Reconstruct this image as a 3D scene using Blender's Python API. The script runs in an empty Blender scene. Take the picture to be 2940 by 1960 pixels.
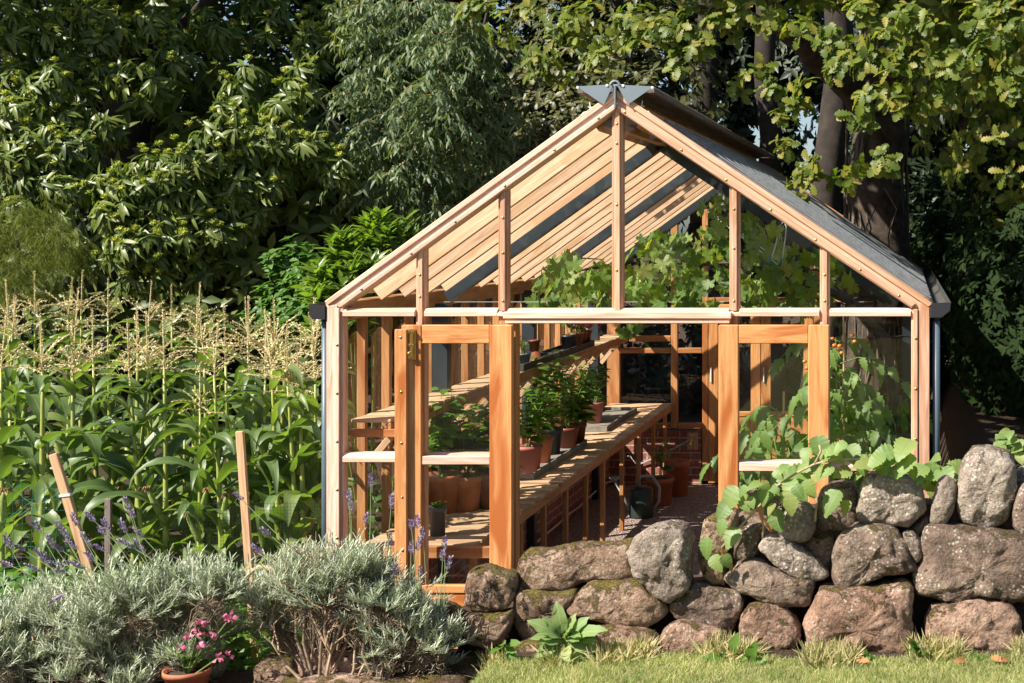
import bpy, math, random
import numpy as np
from mathutils import Vector, Matrix, noise
R = random.Random(11)
NR = np.random.default_rng(5)
SC = bpy.context.scene
COL = SC.collection
K, D, VX, VY, HZ = .0024, 8.0, 2090.0, 535.0, 2.58
PI = math.pi

def P(px, py, Y=0.0):
    s = 1 + Y / D
    return Vector(((px - VX) * K * s, Y, HZ - (py - VY) * K * s))
def XZ(px, py):
    return ((px - VX) * K, HZ - (py - VY) * K)
def bench_at(px, py, ztop):
    s = (HZ - ztop) / K / (py - VY)
    return (px - VX) * K * s, (s - 1) * D

# ---------------------------------------------------------------- objects
def tag(o, label=None, cat=None, group=None, kind=None):
    if label: o['label'] = label
    if cat: o['category'] = cat
    if group: o['group'] = group
    if kind: o['kind'] = kind
    return o
def thing(name, label, cat, loc=(0, 0, 0), group=None, rz=0):
    o = bpy.data.objects.new(name, None)
    o.empty_display_size = .1
    COL.objects.link(o)
    o.location = loc
    o.rotation_euler = (0, 0, rz)
    return tag(o, label, cat, group)
def link(name, me, mat, parent=None, origin=None):
    o = bpy.data.objects.new(name, me)
    COL.objects.link(o)
    if mat: me.materials.append(mat)
    if parent:
        o.parent = parent
    return o
def copy_tree(o, parent=None):
    c = o.copy(); COL.objects.link(c); c.parent = parent
    for ch in list(o.children): copy_tree(ch, c)
    return c

class MB:
    """collects shapes for ONE mesh; coordinates are relative to self.o"""
    def __init__(self, o=(0, 0, 0)):
        self.v = []; self.f = []; self.g = []; self.t = []; self.o = Vector(o)
    def add(self, vs, fs, gs=None, tint=None):
        b = len(self.v)
        if tint is None: tint = R.random()
        off = Vector((R.uniform(0, 50), R.uniform(0, 50), R.uniform(0, 50)))
        for i, p in enumerate(vs):
            p = Vector(p)
            self.v.append(p - self.o)
            self.g.append((Vector(gs[i]) + off) if gs is not None else p)
            self.t.append(tint)
        self.f += [tuple(b + k for k in f) for f in fs]
    def obox(self, c, ax, h, tint=None):
        c = Vector(c); ax = [Vector(a).normalized() for a in ax]
        vs = []; gs = []
        order = sorted(range(3), key=lambda i: -h[i])
        for sx in (-1, 1):
            for sy in (-1, 1):
                for sz in (-1, 1):
                    q = (sx * h[0], sy * h[1], sz * h[2])
                    vs.append(c + ax[0] * q[0] + ax[1] * q[1] + ax[2] * q[2])
                    gs.append((q[order[0]], q[order[1]], q[order[2]]))
        fs = [(0, 1, 3, 2), (4, 6, 7, 5), (0, 4, 5, 1), (2, 3, 7, 6), (0, 2, 6, 4), (1, 5, 7, 3)]
        self.add(vs, fs, gs, tint)
    def box(self, x0, x1, y0, y1, z0, z1, tint=None):
        x0, x1 = sorted((x0, x1)); y0, y1 = sorted((y0, y1)); z0, z1 = sorted((z0, z1))
        self.obox(((x0 + x1) / 2, (y0 + y1) / 2, (z0 + z1) / 2), ((1, 0, 0), (0, 1, 0), (0, 0, 1)),
                  ((x1 - x0) / 2, (y1 - y0) / 2, (z1 - z0) / 2), tint)
    def pbox(self, a, b, c, d, y0, y1, tint=None):
        """a box seen from the front: picture columns a..b, rows c..d of the gable plane"""
        x0, z0 = XZ(a, c); x1, z1 = XZ(b, d)
        self.box(x0, x1, y0, y1, z1, z0, tint)
    def bar(self, p, q, w, h, up=(0, 0, 1), tint=None):
        p = Vector(p); q = Vector(q); d = (q - p); L = d.length; d.normalize()
        up = Vector(up); sd = d.cross(up)
        if sd.length < 1e-4: sd = d.cross(Vector((0, 1, 0)))
        sd.normalize(); u = sd.cross(d)
        self.obox((p + q) / 2, (d, sd, u), (L / 2, w / 2, h / 2), tint)
    def prism(self, poly, y0, y1, tint=None):
        """polygon in (x,z) between two y planes"""
        n = len(poly); vs = [(x, y0, z) for x, z in poly] + [(x, y1, z) for x, z in poly]
        gs = [(x, z, 0) for x, z in poly] + [(x, z, abs(y1 - y0)) for x, z in poly]
        fs = [tuple(range(n)), tuple(range(2 * n - 1, n - 1, -1))]
        for i in range(n):
            j = (i + 1) % n
            fs.append((i, i + n, j + n, j))
        self.add(vs, fs, gs, tint)
    def tube(self, pts, rad, n=6, tint=None, cap=True):
        pts = [Vector(p) for p in pts]; m = len(pts)
        if not hasattr(rad, '__len__'): rad = [rad] * m
        vs = []; gs = []; fs = []; nrm = None; L = 0
        for i, p in enumerate(pts):
            t = (pts[min(i + 1, m - 1)] - pts[max(i - 1, 0)])
            if t.length < 1e-7: t = Vector((0, 0, 1))
            t.normalize()
            if nrm is None:
                nrm = t.orthogonal().normalized()
            nrm = nrm - t * nrm.dot(t)
            if nrm.length < 1e-5: nrm = t.orthogonal()
            nrm.normalize(); b = t.cross(nrm)
            if i: L += (p - pts[i - 1]).length
            for k in range(n):
                a = 2 * PI * k / n
                vs.append(p + (nrm * math.cos(a) + b * math.sin(a)) * rad[i])
                gs.append((L, math.cos(a) * rad[i], math.sin(a) * rad[i]))
        for i in range(m - 1):
            for k in range(n):
                k2 = (k + 1) % n
                fs.append((i * n + k, i * n + k2, (i + 1) * n + k2, (i + 1) * n + k))
        if cap:
            fs.append(tuple(range(n - 1, -1, -1))); fs.append(tuple(range((m - 1) * n, m * n)))
        self.add(vs, fs, gs, tint)
    def lathe(self, prof, c=(0, 0, 0), n=20, tint=None, close=True):
        c = Vector(c); vs = []; gs = []; fs = []; m = len(prof)
        for r, z in prof:
            for k in range(n):
                a = 2 * PI * k / n
                vs.append(c + Vector((r * math.cos(a), r * math.sin(a), z)))
                gs.append((z, r * math.cos(a), r * math.sin(a)))
        for i in range(m - 1):
            for k in range(n):
                k2 = (k + 1) % n
                fs.append((i * n + k, i * n + k2, (i + 1) * n + k2, (i + 1) * n + k))
        if close:
            fs.append(tuple(range(n - 1, -1, -1))); fs.append(tuple(range((m - 1) * n, m * n)))
        self.add(vs, fs, gs, tint)
    def ball(self, c, r, n=8, sq=(1, 1, 1), tint=None):
        c = Vector(c); m = max(4, n // 2 + 1)
        vs = []; fs = []
        for i in range(m + 1):
            th = PI * (.02 + .96 * i / m)
            for k in range(n):
                a = 2 * PI * k / n
                vs.append(c + Vector((r * sq[0] * math.sin(th) * math.cos(a), r * sq[1] * math.sin(th) * math.sin(a), r * sq[2] * math.cos(th))))
        for i in range(m):
            for k in range(n):
                k2 = (k + 1) % n
                fs.append((i * n + k, (i + 1) * n + k, (i + 1) * n + k2, i * n + k2))
        fs.append(tuple(range(n))); fs.append(tuple(range((m + 1) * n - 1, m * n - 1, -1)))
        self.add(vs, fs, None, tint)
    def build(self, name, mat, parent=None, smooth=False, bevel=0):
        me = bpy.data.meshes.new(name)
        me.from_pydata([tuple(p) for p in self.v], [], self.f)
        a = me.attributes.new('grain', 'FLOAT_VECTOR', 'POINT')
        a.data.foreach_set('vector', np.array([tuple(g) for g in self.g], dtype=np.float32).ravel())
        a = me.attributes.new('tint', 'FLOAT', 'POINT')
        a.data.foreach_set('value', np.array(self.t, dtype=np.float32))
        if smooth:
            me.polygons.foreach_set('use_smooth', [True] * len(me.polygons))
        o = link(name, me, mat, parent)
        if parent is None: o.location = self.o
        if bevel:
            b = o.modifiers.new('edge', 'BEVEL'); b.width = bevel; b.segments = 1; b.limit_method = 'ANGLE'
        return o

# ---------------------------------------------------------------- leaves (numpy)
def nrmz(a):
    return a / np.maximum(np.linalg.norm(a, axis=-1, keepdims=True), 1e-9)
def strip_leaf(ts, ws, fold=.15, droop=.25, wave=0):
    """leaf along +y (length 1), half width ws[i] at ts[i]; folded along the rib, tip hanging"""
    v = []; f = []
    for i, (t, w) in enumerate(zip(ts, ws)):
        z = -droop * t * t
        wv = wave * math.sin(i * 2.4)
        v += [(-w, t, z + fold * w + wv * w), (0, t, z), (w, t, z + fold * w - wv * w)]
    for i in range(len(ts) - 1):
        a = i * 3
        f += [(a, a + 1, a + 4, a + 3), (a + 1, a + 2, a + 5, a + 4)]
    return np.array(v, float), np.array(f, int)
def fan_leaf(lobes, n=24, depth=.45, teeth=.06, cup=.15):
    """round lobed leaf, stalk at origin side: triangles about the middle"""
    v = [(0, .42, -.03)]
    for i in range(n):
        a = 2 * PI * i / n
        r = .5 * (1 - depth + depth * abs(math.cos(lobes * (a) / 2)) ** .8) * (1 + teeth * (1 if i % 2 else -1))
        if abs(a - PI) < .35: r *= .55
        x = r * math.sin(a) * 1.05; y = .42 + r * math.cos(a)
        v.append((x, y, cup * (abs(x) * .6) - .12 * max(0, y) ** 2 + .03 * math.sin(5 * a)))
    f = [(0, i + 1, (i + 1) % n + 1) for i in range(n)]
    return np.array(v, float), np.array(f, int)
def inst(T, loc, d, nr, size, wid=1.0):
    V, F = T
    loc = np.asarray(loc, float); N = len(loc)
    d = nrmz(np.asarray(d, float)); nr = np.asarray(nr, float)
    nr = nrmz(nr - (nr * d).sum(-1, keepdims=True) * d)
    x = np.cross(d, nr)
    size = np.broadcast_to(np.asarray(size, float), (N,))[:, None, None]
    wid = np.broadcast_to(np.asarray(wid, float), (N,))[:, None, None]
    W = loc[:, None, :] + size * (V[None, :, 0:1] * wid * x[:, None, :] + V[None, :, 1:2] * d[:, None, :] + V[None, :, 2:3] * nr[:, None, :])
    FF = F[None] + (np.arange(N) * len(V))[:, None, None]
    return W.reshape(-1, 3), FF.reshape(-1, F.shape[1]), np.tile(V[:, :2], (N, 1))
def np_mesh(name, chunks, mat, parent=None, origin=(0, 0, 0), smooth=True):
    vs = []; loops = []; tot = []; uv = []; b = 0
    for ch in chunks:
        V, F = ch[0], ch[1]
        vs.append(V); loops.append((F + b).ravel()); tot.append(np.full(len(F), F.shape[1], int)); b += len(V)
        uv.append(ch[2] if len(ch) > 2 else np.zeros((len(V), 2)))
    V = np.concatenate(vs) - np.array(origin, float); Lp = np.concatenate(loops); T = np.concatenate(tot)
    st = np.concatenate([[0], np.cumsum(T)[:-1]])
    me = bpy.data.meshes.new(name)
    me.vertices.add(len(V)); me.vertices.foreach_set('co', V.astype(np.float32).ravel())
    me.loops.add(len(Lp)); me.loops.foreach_set('vertex_index', Lp.astype(np.int32))
    me.polygons.add(len(T)); me.polygons.foreach_set('loop_start', st.astype(np.int32))
    try: me.polygons.foreach_set('loop_total', T.astype(np.int32))
    except Exception: pass
    me.update(calc_edges=True)
    if smooth: me.polygons.foreach_set('use_smooth', np.ones(len(T), bool))
    a = me.attributes.new('lxy', 'FLOAT2', 'POINT')
    a.data.foreach_set('vector', np.concatenate(uv).astype(np.float32).ravel())
    o = link(name, me, mat, parent)
    if parent is None: o.location = origin
    return o
def rand_dirs(n):
    return nrmz(NR.normal(size=(n, 3)))
def in_ball(n, shell=.0):
    d = rand_dirs(n); r = (shell ** 3 + (1 - shell ** 3) * NR.random(n)) ** (1 / 3)
    return d * r[:, None]
def tubes(paths, radii, n=4):
    """many thin tubes at once -> chunk"""
    m = MB()
    for p, r in zip(paths, radii): m.tube(p, r, n, cap=False)
    V = np.array([tuple(v) for v in m.v]); F = np.array(m.f)
    return V, F

# ---------------------------------------------------------------- materials
def newmat(name):
    m = bpy.data.materials.new(name); m.use_nodes = True
    nt = m.node_tree; nt.nodes.clear()
    return m, nt
def nd(nt, typ, **kw):
    n = nt.nodes.new(typ)
    for k, v in kw.items():
        if k.startswith('i_'):
            key = k[2:]
            key = int(key) if key.isdigit() else key.replace('_', ' ')
            n.inputs[key].default_value = v
        else: setattr(n, k, v)
    return n
def ramp(nt, stops, src=None):
    r = nt.nodes.new('ShaderNodeValToRGB'); e = r.color_ramp.elements
    while len(e) > 1: e.remove(e[-1])
    e[0].position = stops[0][0]; e[0].color = (*stops[0][1], 1)
    for p, c in stops[1:]:
        x = e.new(p); x.color = (*c, 1)
    if src: nt.links.new(src, r.inputs[0])
    return r
def mixc(nt, fac, a, b, mode='MIX'):
    m = nt.nodes.new('ShaderNodeMix'); m.data_type = 'RGBA'; m.blend_type = mode
    for s, v in ((m.inputs[0], fac), (m.inputs[6], a), (m.inputs[7], b)):
        if hasattr(v, 'is_linked'): nt.links.new(v, s)
        elif isinstance(v, (int, float)): s.default_value = v
        else: s.default_value = (*v, 1) if len(v) == 3 else v
    return m.outputs[2]
def out(nt, sh):
    o = nt.nodes.new('ShaderNodeOutputMaterial'); nt.links.new(sh, o.inputs[0]); return o
def bump(nt, h, strength, dist, pr):
    b = nd(nt, 'ShaderNodeBump', i_Strength=strength, i_Distance=dist)
    nt.links.new(h, b.inputs['Height']); nt.links.new(b.outputs[0], pr.inputs['Normal'])
def attr(nt, name):
    return nd(nt, 'ShaderNodeAttribute', attribute_name=name)
def wood(name, dark, mid, light, var=.35, rough=.62, gr=30, stain=None, sc=.1):
    m, nt = newmat(name)
    g = attr(nt, 'grain'); t = attr(nt, 'tint')
    mp = nd(nt, 'ShaderNodeMapping'); mp.inputs['Scale'].default_value = (1.4, gr, gr)
    nt.links.new(g.outputs['Vector'], mp.inputs[0])
    n1 = nd(nt, 'ShaderNodeTexNoise', i_Scale=1.6, i_Detail=5., i_Roughness=.62, i_Distortion=1.2); nt.links.new(mp.outputs[0], n1.inputs[0])
    c = ramp(nt, [(.25, dark), (.5, mid), (.72, light)], n1.outputs[0])
    mp2 = nd(nt, 'ShaderNodeMapping'); mp2.inputs['Scale'].default_value = (1.1, 6, 6)
    nt.links.new(g.outputs['Vector'], mp2.inputs[0])
    n2 = nd(nt, 'ShaderNodeTexNoise', i_Scale=1.5, i_Detail=3., i_Distortion=.8); nt.links.new(mp2.outputs[0], n2.inputs[0])
    col = c.outputs[0]
    if stain:
        r2 = ramp(nt, [(.52, (0, 0, 0)), (.66, (1, 1, 1))], n2.outputs[0])
        col = mixc(nt, r2.outputs[0], col, stain)
    hv = nd(nt, 'ShaderNodeHueSaturation'); nt.links.new(col, hv.inputs['Color'])
    mr = nd(nt, 'ShaderNodeMapRange', i_To_Min=1 - var / 2, i_To_Max=1 + var / 2); nt.links.new(t.outputs['Fac'], mr.inputs[0]); nt.links.new(mr.outputs[0], hv.inputs['Value'])
    p = nd(nt, 'ShaderNodeBsdfPrincipled', i_Roughness=rough); nt.links.new(hv.outputs[0], p.inputs['Base Color'])
    p.inputs['Specular IOR Level'].default_value = .35
    bump(nt, n1.outputs[0], .25, .004, p)
    out(nt, p.outputs[0]); return m
def leafmat(name, cols, rough=.42, trans=.35, tcol=None, rib=None, ribw=.035, noise_s=3., spec=.5):
    m, nt = newmat(name)
    g = nd(nt, 'ShaderNodeNewGeometry')
    k = len(cols)
    c = ramp(nt, [(i / max(1, k - 1), x) for i, x in enumerate(cols)], g.outputs['Random Per Island'])
    col = c.outputs[0]
    nz = nd(nt, 'ShaderNodeTexNoise', i_Scale=noise_s, i_Detail=2.)
    tc = nd(nt, 'ShaderNodeTexCoord'); nt.links.new(tc.outputs['Object'], nz.inputs[0])
    r = ramp(nt, [(.35, (.75, .78, .7)), (.65, (1.2, 1.15, 1.1))], nz.outputs[0])
    col = mixc(nt, .8, col, r.outputs[0], 'MULTIPLY')
    if rib:
        a = attr(nt, 'lxy'); sp = nd(nt, 'ShaderNodeSeparateXYZ'); nt.links.new(a.outputs['Vector'], sp.inputs[0])
        ab = nd(nt, 'ShaderNodeMath', operation='ABSOLUTE'); nt.links.new(sp.outputs[0], ab.inputs[0])
        lt = nd(nt, 'ShaderNodeMath', operation='LESS_THAN'); lt.inputs[1].default_value = ribw; nt.links.new(ab.outputs[0], lt.inputs[0])
        col = mixc(nt, lt.outputs[0], col, rib)
    p = nd(nt, 'ShaderNodeBsdfPrincipled', i_Roughness=rough); nt.links.new(col, p.inputs['Base Color'])
    p.inputs['Specular IOR Level'].default_value = spec
    tr = nd(nt, 'ShaderNodeBsdfTranslucent')
    tcx = mixc(nt, 1., col, tcol or (1.5, 1.7, .6), 'MULTIPLY'); nt.links.new(tcx, tr.inputs[0])
    mx = nd(nt, 'ShaderNodeMixShader'); mx.inputs[0].default_value = trans
    nt.links.new(p.outputs[0], mx.inputs[1]); nt.links.new(tr.outputs[0], mx.inputs[2])
    out(nt, mx.outputs[0]); return m
def plain(name, col, rough=.5, metal=0, var=.15, ns=8., bumps=.0, spec=.5, col2=None):
    m, nt = newmat(name)
    tc = nd(nt, 'ShaderNodeTexCoord'); nz = nd(nt, 'ShaderNodeTexNoise', i_Scale=ns, i_Detail=5., i_Roughness=.6); nt.links.new(tc.outputs['Object'], nz.inputs[0])
    lo = tuple(x * (1 - var) for x in col); hi = col2 or tuple(min(1, x * (1 + var)) for x in col)
    c = ramp(nt, [(.3, lo), (.7, hi)], nz.outputs[0])
    p = nd(nt, 'ShaderNodeBsdfPrincipled', i_Roughness=rough, i_Metallic=metal); nt.links.new(c.outputs[0], p.inputs['Base Color'])
    p.inputs['Specular IOR Level'].default_value = spec
    if bumps: bump(nt, nz.outputs[0], bumps, .01, p)
    out(nt, p.outputs[0]); return m
def glassmat(name, tint=(.97, .98, .97), grazing_grey=.0, dirt=.01):
    m, nt = newmat(name)
    tr = nd(nt, 'ShaderNodeBsdfTransparent'); tr.inputs[0].default_value = (*tint, 1)
    gl = nd(nt, 'ShaderNodeBsdfGlossy', i_Roughness=.015); gl.inputs[0].default_value = (1, 1, 1, 1)
    lw = nd(nt, 'ShaderNodeLayerWeight', i_Blend=.5)
    pw = nd(nt, 'ShaderNodeMath', operation='POWER'); pw.inputs[1].default_value = 5.; nt.links.new(lw.outputs['Facing'], pw.inputs[0])
    fr = nd(nt, 'ShaderNodeMath', operation='MULTIPLY_ADD'); fr.inputs[1].default_value = .70; fr.inputs[2].default_value = .035; nt.links.new(pw.outputs[0], fr.inputs[0])
    mx = nd(nt, 'ShaderNodeMixShader'); nt.links.new(fr.outputs[0], mx.inputs[0]); nt.links.new(tr.outputs[0], mx.inputs[1]); nt.links.new(gl.outputs[0], mx.inputs[2])
    df = nd(nt, 'ShaderNodeBsdfDiffuse'); df.inputs[0].default_value = (.20, .225, .235, 1)
    tc = nd(nt, 'ShaderNodeTexCoord'); nz = nd(nt, 'ShaderNodeTexNoise', i_Scale=5., i_Detail=6., i_Roughness=.7); nt.links.new(tc.outputs['Object'], nz.inputs[0])
    rr = ramp(nt, [(.5, (0, 0, 0)), (.8, (dirt * 2.5,) * 3)], nz.outputs[0])
    p4 = nd(nt, 'ShaderNodeMath', operation='POWER'); p4.inputs[1].default_value = 4.; nt.links.new(lw.outputs['Facing'], p4.inputs[0])
    ma = nd(nt, 'ShaderNodeMath', operation='MULTIPLY_ADD'); ma.inputs[1].default_value = grazing_grey; nt.links.new(p4.outputs[0], ma.inputs[0]); nt.links.new(rr.outputs[0], ma.inputs[2])  # grey that grows at grazing view, standing in for a reflected sky
    m2 = nd(nt, 'ShaderNodeMixShader'); nt.links.new(ma.outputs[0], m2.inputs[0]); nt.links.new(mx.outputs[0], m2.inputs[1]); nt.links.new(df.outputs[0], m2.inputs[2])
    out(nt, m2.outputs[0]); return m
def brickmat(name, c1, c2, mortar):
    m, nt = newmat(name)
    g = attr(nt, 'grain')
    b = nd(nt, 'ShaderNodeTexBrick', i_Scale=1., i_Mortar_Size=.006, i_Brick_Width=.225, i_Row_Height=.076, i_Mortar_Smooth=.2, i_Bias=.0)
    b.inputs['Color1'].default_value = (*c1, 1); b.inputs['Color2'].default_value = (*c2, 1); b.inputs['Mortar'].default_value = (*mortar, 1)
    nt.links.new(g.outputs['Vector'], b.inputs[0])
    nz = nd(nt, 'ShaderNodeTexNoise', i_Scale=30., i_Detail=5.); nt.links.new(g.outputs['Vector'], nz.inputs[0])
    r = ramp(nt, [(.3, (.6, .6, .6)), (.7, (1.2, 1.2, 1.2))], nz.outputs[0])
    col = mixc(nt, 1., b.outputs[0], r.outputs[0], 'MULTIPLY')
    p = nd(nt, 'ShaderNodeBsdfPrincipled', i_Roughness=.85); nt.links.new(col, p.inputs['Base Color'])
    inv = nd(nt, 'ShaderNodeMath', operation='SUBTRACT'); inv.inputs[0].default_value = 1.; nt.links.new(b.outputs['Fac'], inv.inputs[1])
    ad = nd(nt, 'ShaderNodeMath', operation='ADD'); nt.links.new(inv.outputs[0], ad.inputs[0])
    nt.links.new(nz.outputs[0], ad.inputs[1])
    bump(nt, ad.outputs[0], .5, .006, p)
    out(nt, p.outputs[0]); return m
def stonemat(name, c1, c2, c3, moss=.5, lichen=.3):
    m, nt = newmat(name)
    tc = nd(nt, 'ShaderNodeTexCoord'); g = nd(nt, 'ShaderNodeNewGeometry'); oi = nd(nt, 'ShaderNodeObjectInfo')
    of = nd(nt, 'ShaderNodeVectorMath', operation='ADD'); nt.links.new(tc.outputs['Object'], of.inputs[0])
    sc = nd(nt, 'ShaderNodeVectorMath', operation='SCALE'); sc.inputs['Scale'].default_value = 40.
    cx = nd(nt, 'ShaderNodeCombineXYZ'); nt.links.new(oi.outputs['Random'], cx.inputs[0]); nt.links.new(oi.outputs['Random'], cx.inputs[2])
    nt.links.new(cx.outputs[0], sc.inputs[0]); nt.links.new(sc.outputs[0], of.inputs[1])
    V = of.outputs[0]
    def nz(s, d=5., r=.6, dist=0.):
        n = nd(nt, 'ShaderNodeTexNoise', i_Scale=s, i_Detail=d, i_Roughness=r, i_Distortion=dist); nt.links.new(V, n.inputs[0]); return n.outputs[0]
    big = ramp(nt, [(.3, c1), (.52, c2), (.7, c3)], nz(4., 6., .65, .5))
    sp = ramp(nt, [(.32, (.42, .41, .40)), (.47, (.92, .92, .92)), (.58, (1.1, 1.1, 1.1)), (.7, (1.6, 1.55, 1.45))], nz(60., 6., .78))
    dk = ramp(nt, [(.34, (.50, .46, .42)), (.5, (.95, .94, .92)), (.68, (1.18, 1.15, 1.10))], nz(2.6, 7., .72, .8))
    b2 = mixc(nt, 1., big.outputs[0], dk.outputs[0], 'MULTIPLY')
    col = mixc(nt, 1., b2, sp.outputs[0], 'MULTIPLY')
    v = nd(nt, 'ShaderNodeTexVoronoi', i_Scale=45.); nt.links.new(V, v.inputs[0])
    lm = nd(nt, 'ShaderNodeMath', operation='LESS_THAN'); lm.inputs[1].default_value = .30; nt.links.new(v.outputs['Distance'], lm.inputs[0])
    lr = ramp(nt, [(.46, (0, 0, 0)), (.56, (1, 1, 1))], nz(6., 5.))
    lf = nd(nt, 'ShaderNodeMath', operation='MULTIPLY'); nt.links.new(lm.outputs[0], lf.inputs[0]); nt.links.new(lr.outputs[0], lf.inputs[1])
    lf2 = nd(nt, 'ShaderNodeMath', operation='MULTIPLY'); lf2.inputs[1].default_value = lichen; nt.links.new(lf.outputs[0], lf2.inputs[0])
    col = mixc(nt, lf2.outputs[0], col, (.5, .5, .42))
    # moss keeps to upward faces and patches
    sx = nd(nt, 'ShaderNodeSeparateXYZ'); nt.links.new(g.outputs['Normal'], sx.inputs[0])
    ma = nd(nt, 'ShaderNodeMath', operation='MULTIPLY_ADD'); ma.inputs[1].default_value = .14; nt.links.new(sx.outputs[2], ma.inputs[0]); nt.links.new(nz(9., 8., .78, .4), ma.inputs[2])
    e = .745 - .2 * moss
    mr = ramp(nt, [(e, (0, 0, 0)), (min(.99, e + .05), (1, 1, 1))], ma.outputs[0])
    mc = ramp(nt, [(.3, (.045, .035, .012)), (.5, (.11, .085, .022)), (.7, (.20, .155, .04))], nz(110., 3.))
    col = mixc(nt, mr.outputs[0], col, mc.outputs[0])
    p = nd(nt, 'ShaderNodeBsdfPrincipled', i_Roughness=.92); nt.links.new(col, p.inputs['Base Color'])
    p.inputs['Specular IOR Level'].default_value = .2
    h1 = nd(nt, 'ShaderNodeMath', operation='MULTIPLY_ADD'); h1.inputs[1].default_value = .35; nt.links.new(nz(60., 5., .7), h1.inputs[0]); nt.links.new(nz(14., 6., .65), h1.inputs[2])
    h2 = nd(nt, 'ShaderNodeMath', operation='MULTIPLY_ADD'); h2.inputs[1].default_value = .5; nt.links.new(mr.outputs[0], h2.inputs[0]); nt.links.new(h1.outputs[0], h2.inputs[2])
    bump(nt, h2.outputs[0], 1., .035, p)
    out(nt, p.outputs[0]); return m

M = {}
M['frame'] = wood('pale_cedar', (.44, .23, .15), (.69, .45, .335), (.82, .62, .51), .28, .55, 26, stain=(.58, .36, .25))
M['salmon'] = wood('salmon_cedar', (.36, .165, .095), (.57, .32, .205), (.70, .46, .33), .28, .55, 26, stain=(.45, .21, .10))
M['door'] = wood('orange_cedar', (.36, .13, .04), (.58, .265, .095), (.66, .36, .155), .22, .5, 22, stain=(.38, .11, .025))
M['rafter'] = wood('honey_cedar', (.40, .22, .115), (.63, .41, .255), (.74, .54, .38), .36, .6, 24, stain=(.52, .29, .15))
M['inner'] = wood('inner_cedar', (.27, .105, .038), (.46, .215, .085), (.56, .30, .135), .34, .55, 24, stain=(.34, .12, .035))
M['slat'] = wood('bench_cedar', (.30, .165, .085), (.49, .31, .18), (.60, .42, .27), .45, .65, 30)
M['stake'] = wood('stake_wood', (.34, .19, .09), (.52, .32, .17), (.6, .42, .26), .2, .7, 26)
M['oldwood'] = wood('grey_wood', (.07, .05, .04), (.14, .11, .09), (.22, .19, .16), .4, .8, 26)
M['glass'] = glassmat('window_glass')
M['roofglass'] = glassmat('roof_glass', (.94, .96, .95), .45, .015)
M['steel'] = plain('grey_steel', (.035, .045, .056), .4, .2, .1)
M['plate'] = plain('slate_blue_plate', (.17, .21, .245), .45, 0, .06, 4.)
M['cap'] = plain('roof_cap', (.19, .205, .215), .6, .0, .3, 30.)
M['gutter'] = plain('black_gutter', (.02, .02, .023), .6, 0, .2, 6., spec=.25)
M['gutter_in'] = plain('dusty_gutter', (.07, .068, .064), .5, 0, .5, 14.)
M['pipe'] = plain('grey_pipe', (.075, .105, .135), .4, 0, .1)
M['brass'] = plain('brass', (.62, .43, .16), .28, 1., .15, 20.)
M['wire'] = plain('white_wire', (.65, .66, .64), .5, 0, .05)
M['brick'] = brickmat('red_brick', (.36, .13, .085), (.26, .085, .06), (.50, .42, .36))
M['sill'] = plain('pale_sill', (.62, .50, .40), .7, 0, .1, 10.)
M['terra'] = plain('terracotta', (.42, .13, .055), .75, 0, .22, 9., .15)
M['terra2'] = plain('pink_terracotta', (.36, .11, .085), .6, 0, .15, 9., .1)
M['brownpot'] = plain('brown_plastic', (.19, .05, .025), .45, 0, .1, 6.)
M['blackpot'] = plain('black_plastic', (.018, .018, .020), .4, 0, .2, 6.)
M['greypot'] = plain('grey_plastic', (.10, .11, .12), .45, 0, .2, 6.)
M['tray'] = plain('weathered_tray', (.20, .18, .15), .8, 0, .4, 12., .2)
M['traydark'] = plain('dark_tray', (.045, .045, .04), .7, 0, .4, 16., .2)
M['soil'] = plain('potting_soil', (.045, .028, .018), .95, 0, .4, 30., .5)
M['can'] = plain('dark_green_can', (.02, .035, .03), .4, 0, .2)
M['canlight'] = plain('pale_can_handle', (.32, .36, .34), .4, 0, .1)
M['stem'] = plain('green_stem', (.12, .18, .04), .6, 0, .2)
M['bark'] = plain('bark', (.035, .024, .018), .95, 0, .45, 9., 1., col2=(.09, .065, .048))
M['darkbark'] = plain('dark_bark', (.03, .022, .017), .95, 0, .45, 7., .9)
M['twig'] = plain('dry_twig', (.36, .26, .16), .85, 0, .35, 20., .3)
M['darktwig'] = plain('dark_twig', (.12, .09, .065), .9, 0, .4, 20., .3)
M['rope'] = plain('straw_rope', (.45, .34, .19), .95, 0, .4, 60., .8)
M['net'] = plain('green_net', (.03, .16, .11), .6)
M['blacknet'] = plain('black_net', (.015, .016, .015), .6)
# ================================================================ GREENHOUSE
LEN, NB = 7.0, 18
BAY = LEN / NB
GH = thing('greenhouse', 'cedar and glass greenhouse with open double doors and grey ridge plates', 'greenhouse', (XZ(1423, 0)[0], 0, 0))
GO = GH.location
def part(m, name, mat, parent=GH, **kw): return m.build(name, mat, parent, **kw)
def gmb(): return MB(GO)
RX, RZ = XZ(1419, 207)
LX, LZ = XZ(752, 690)
QX, QZ = XZ(2146, 697)
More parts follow.
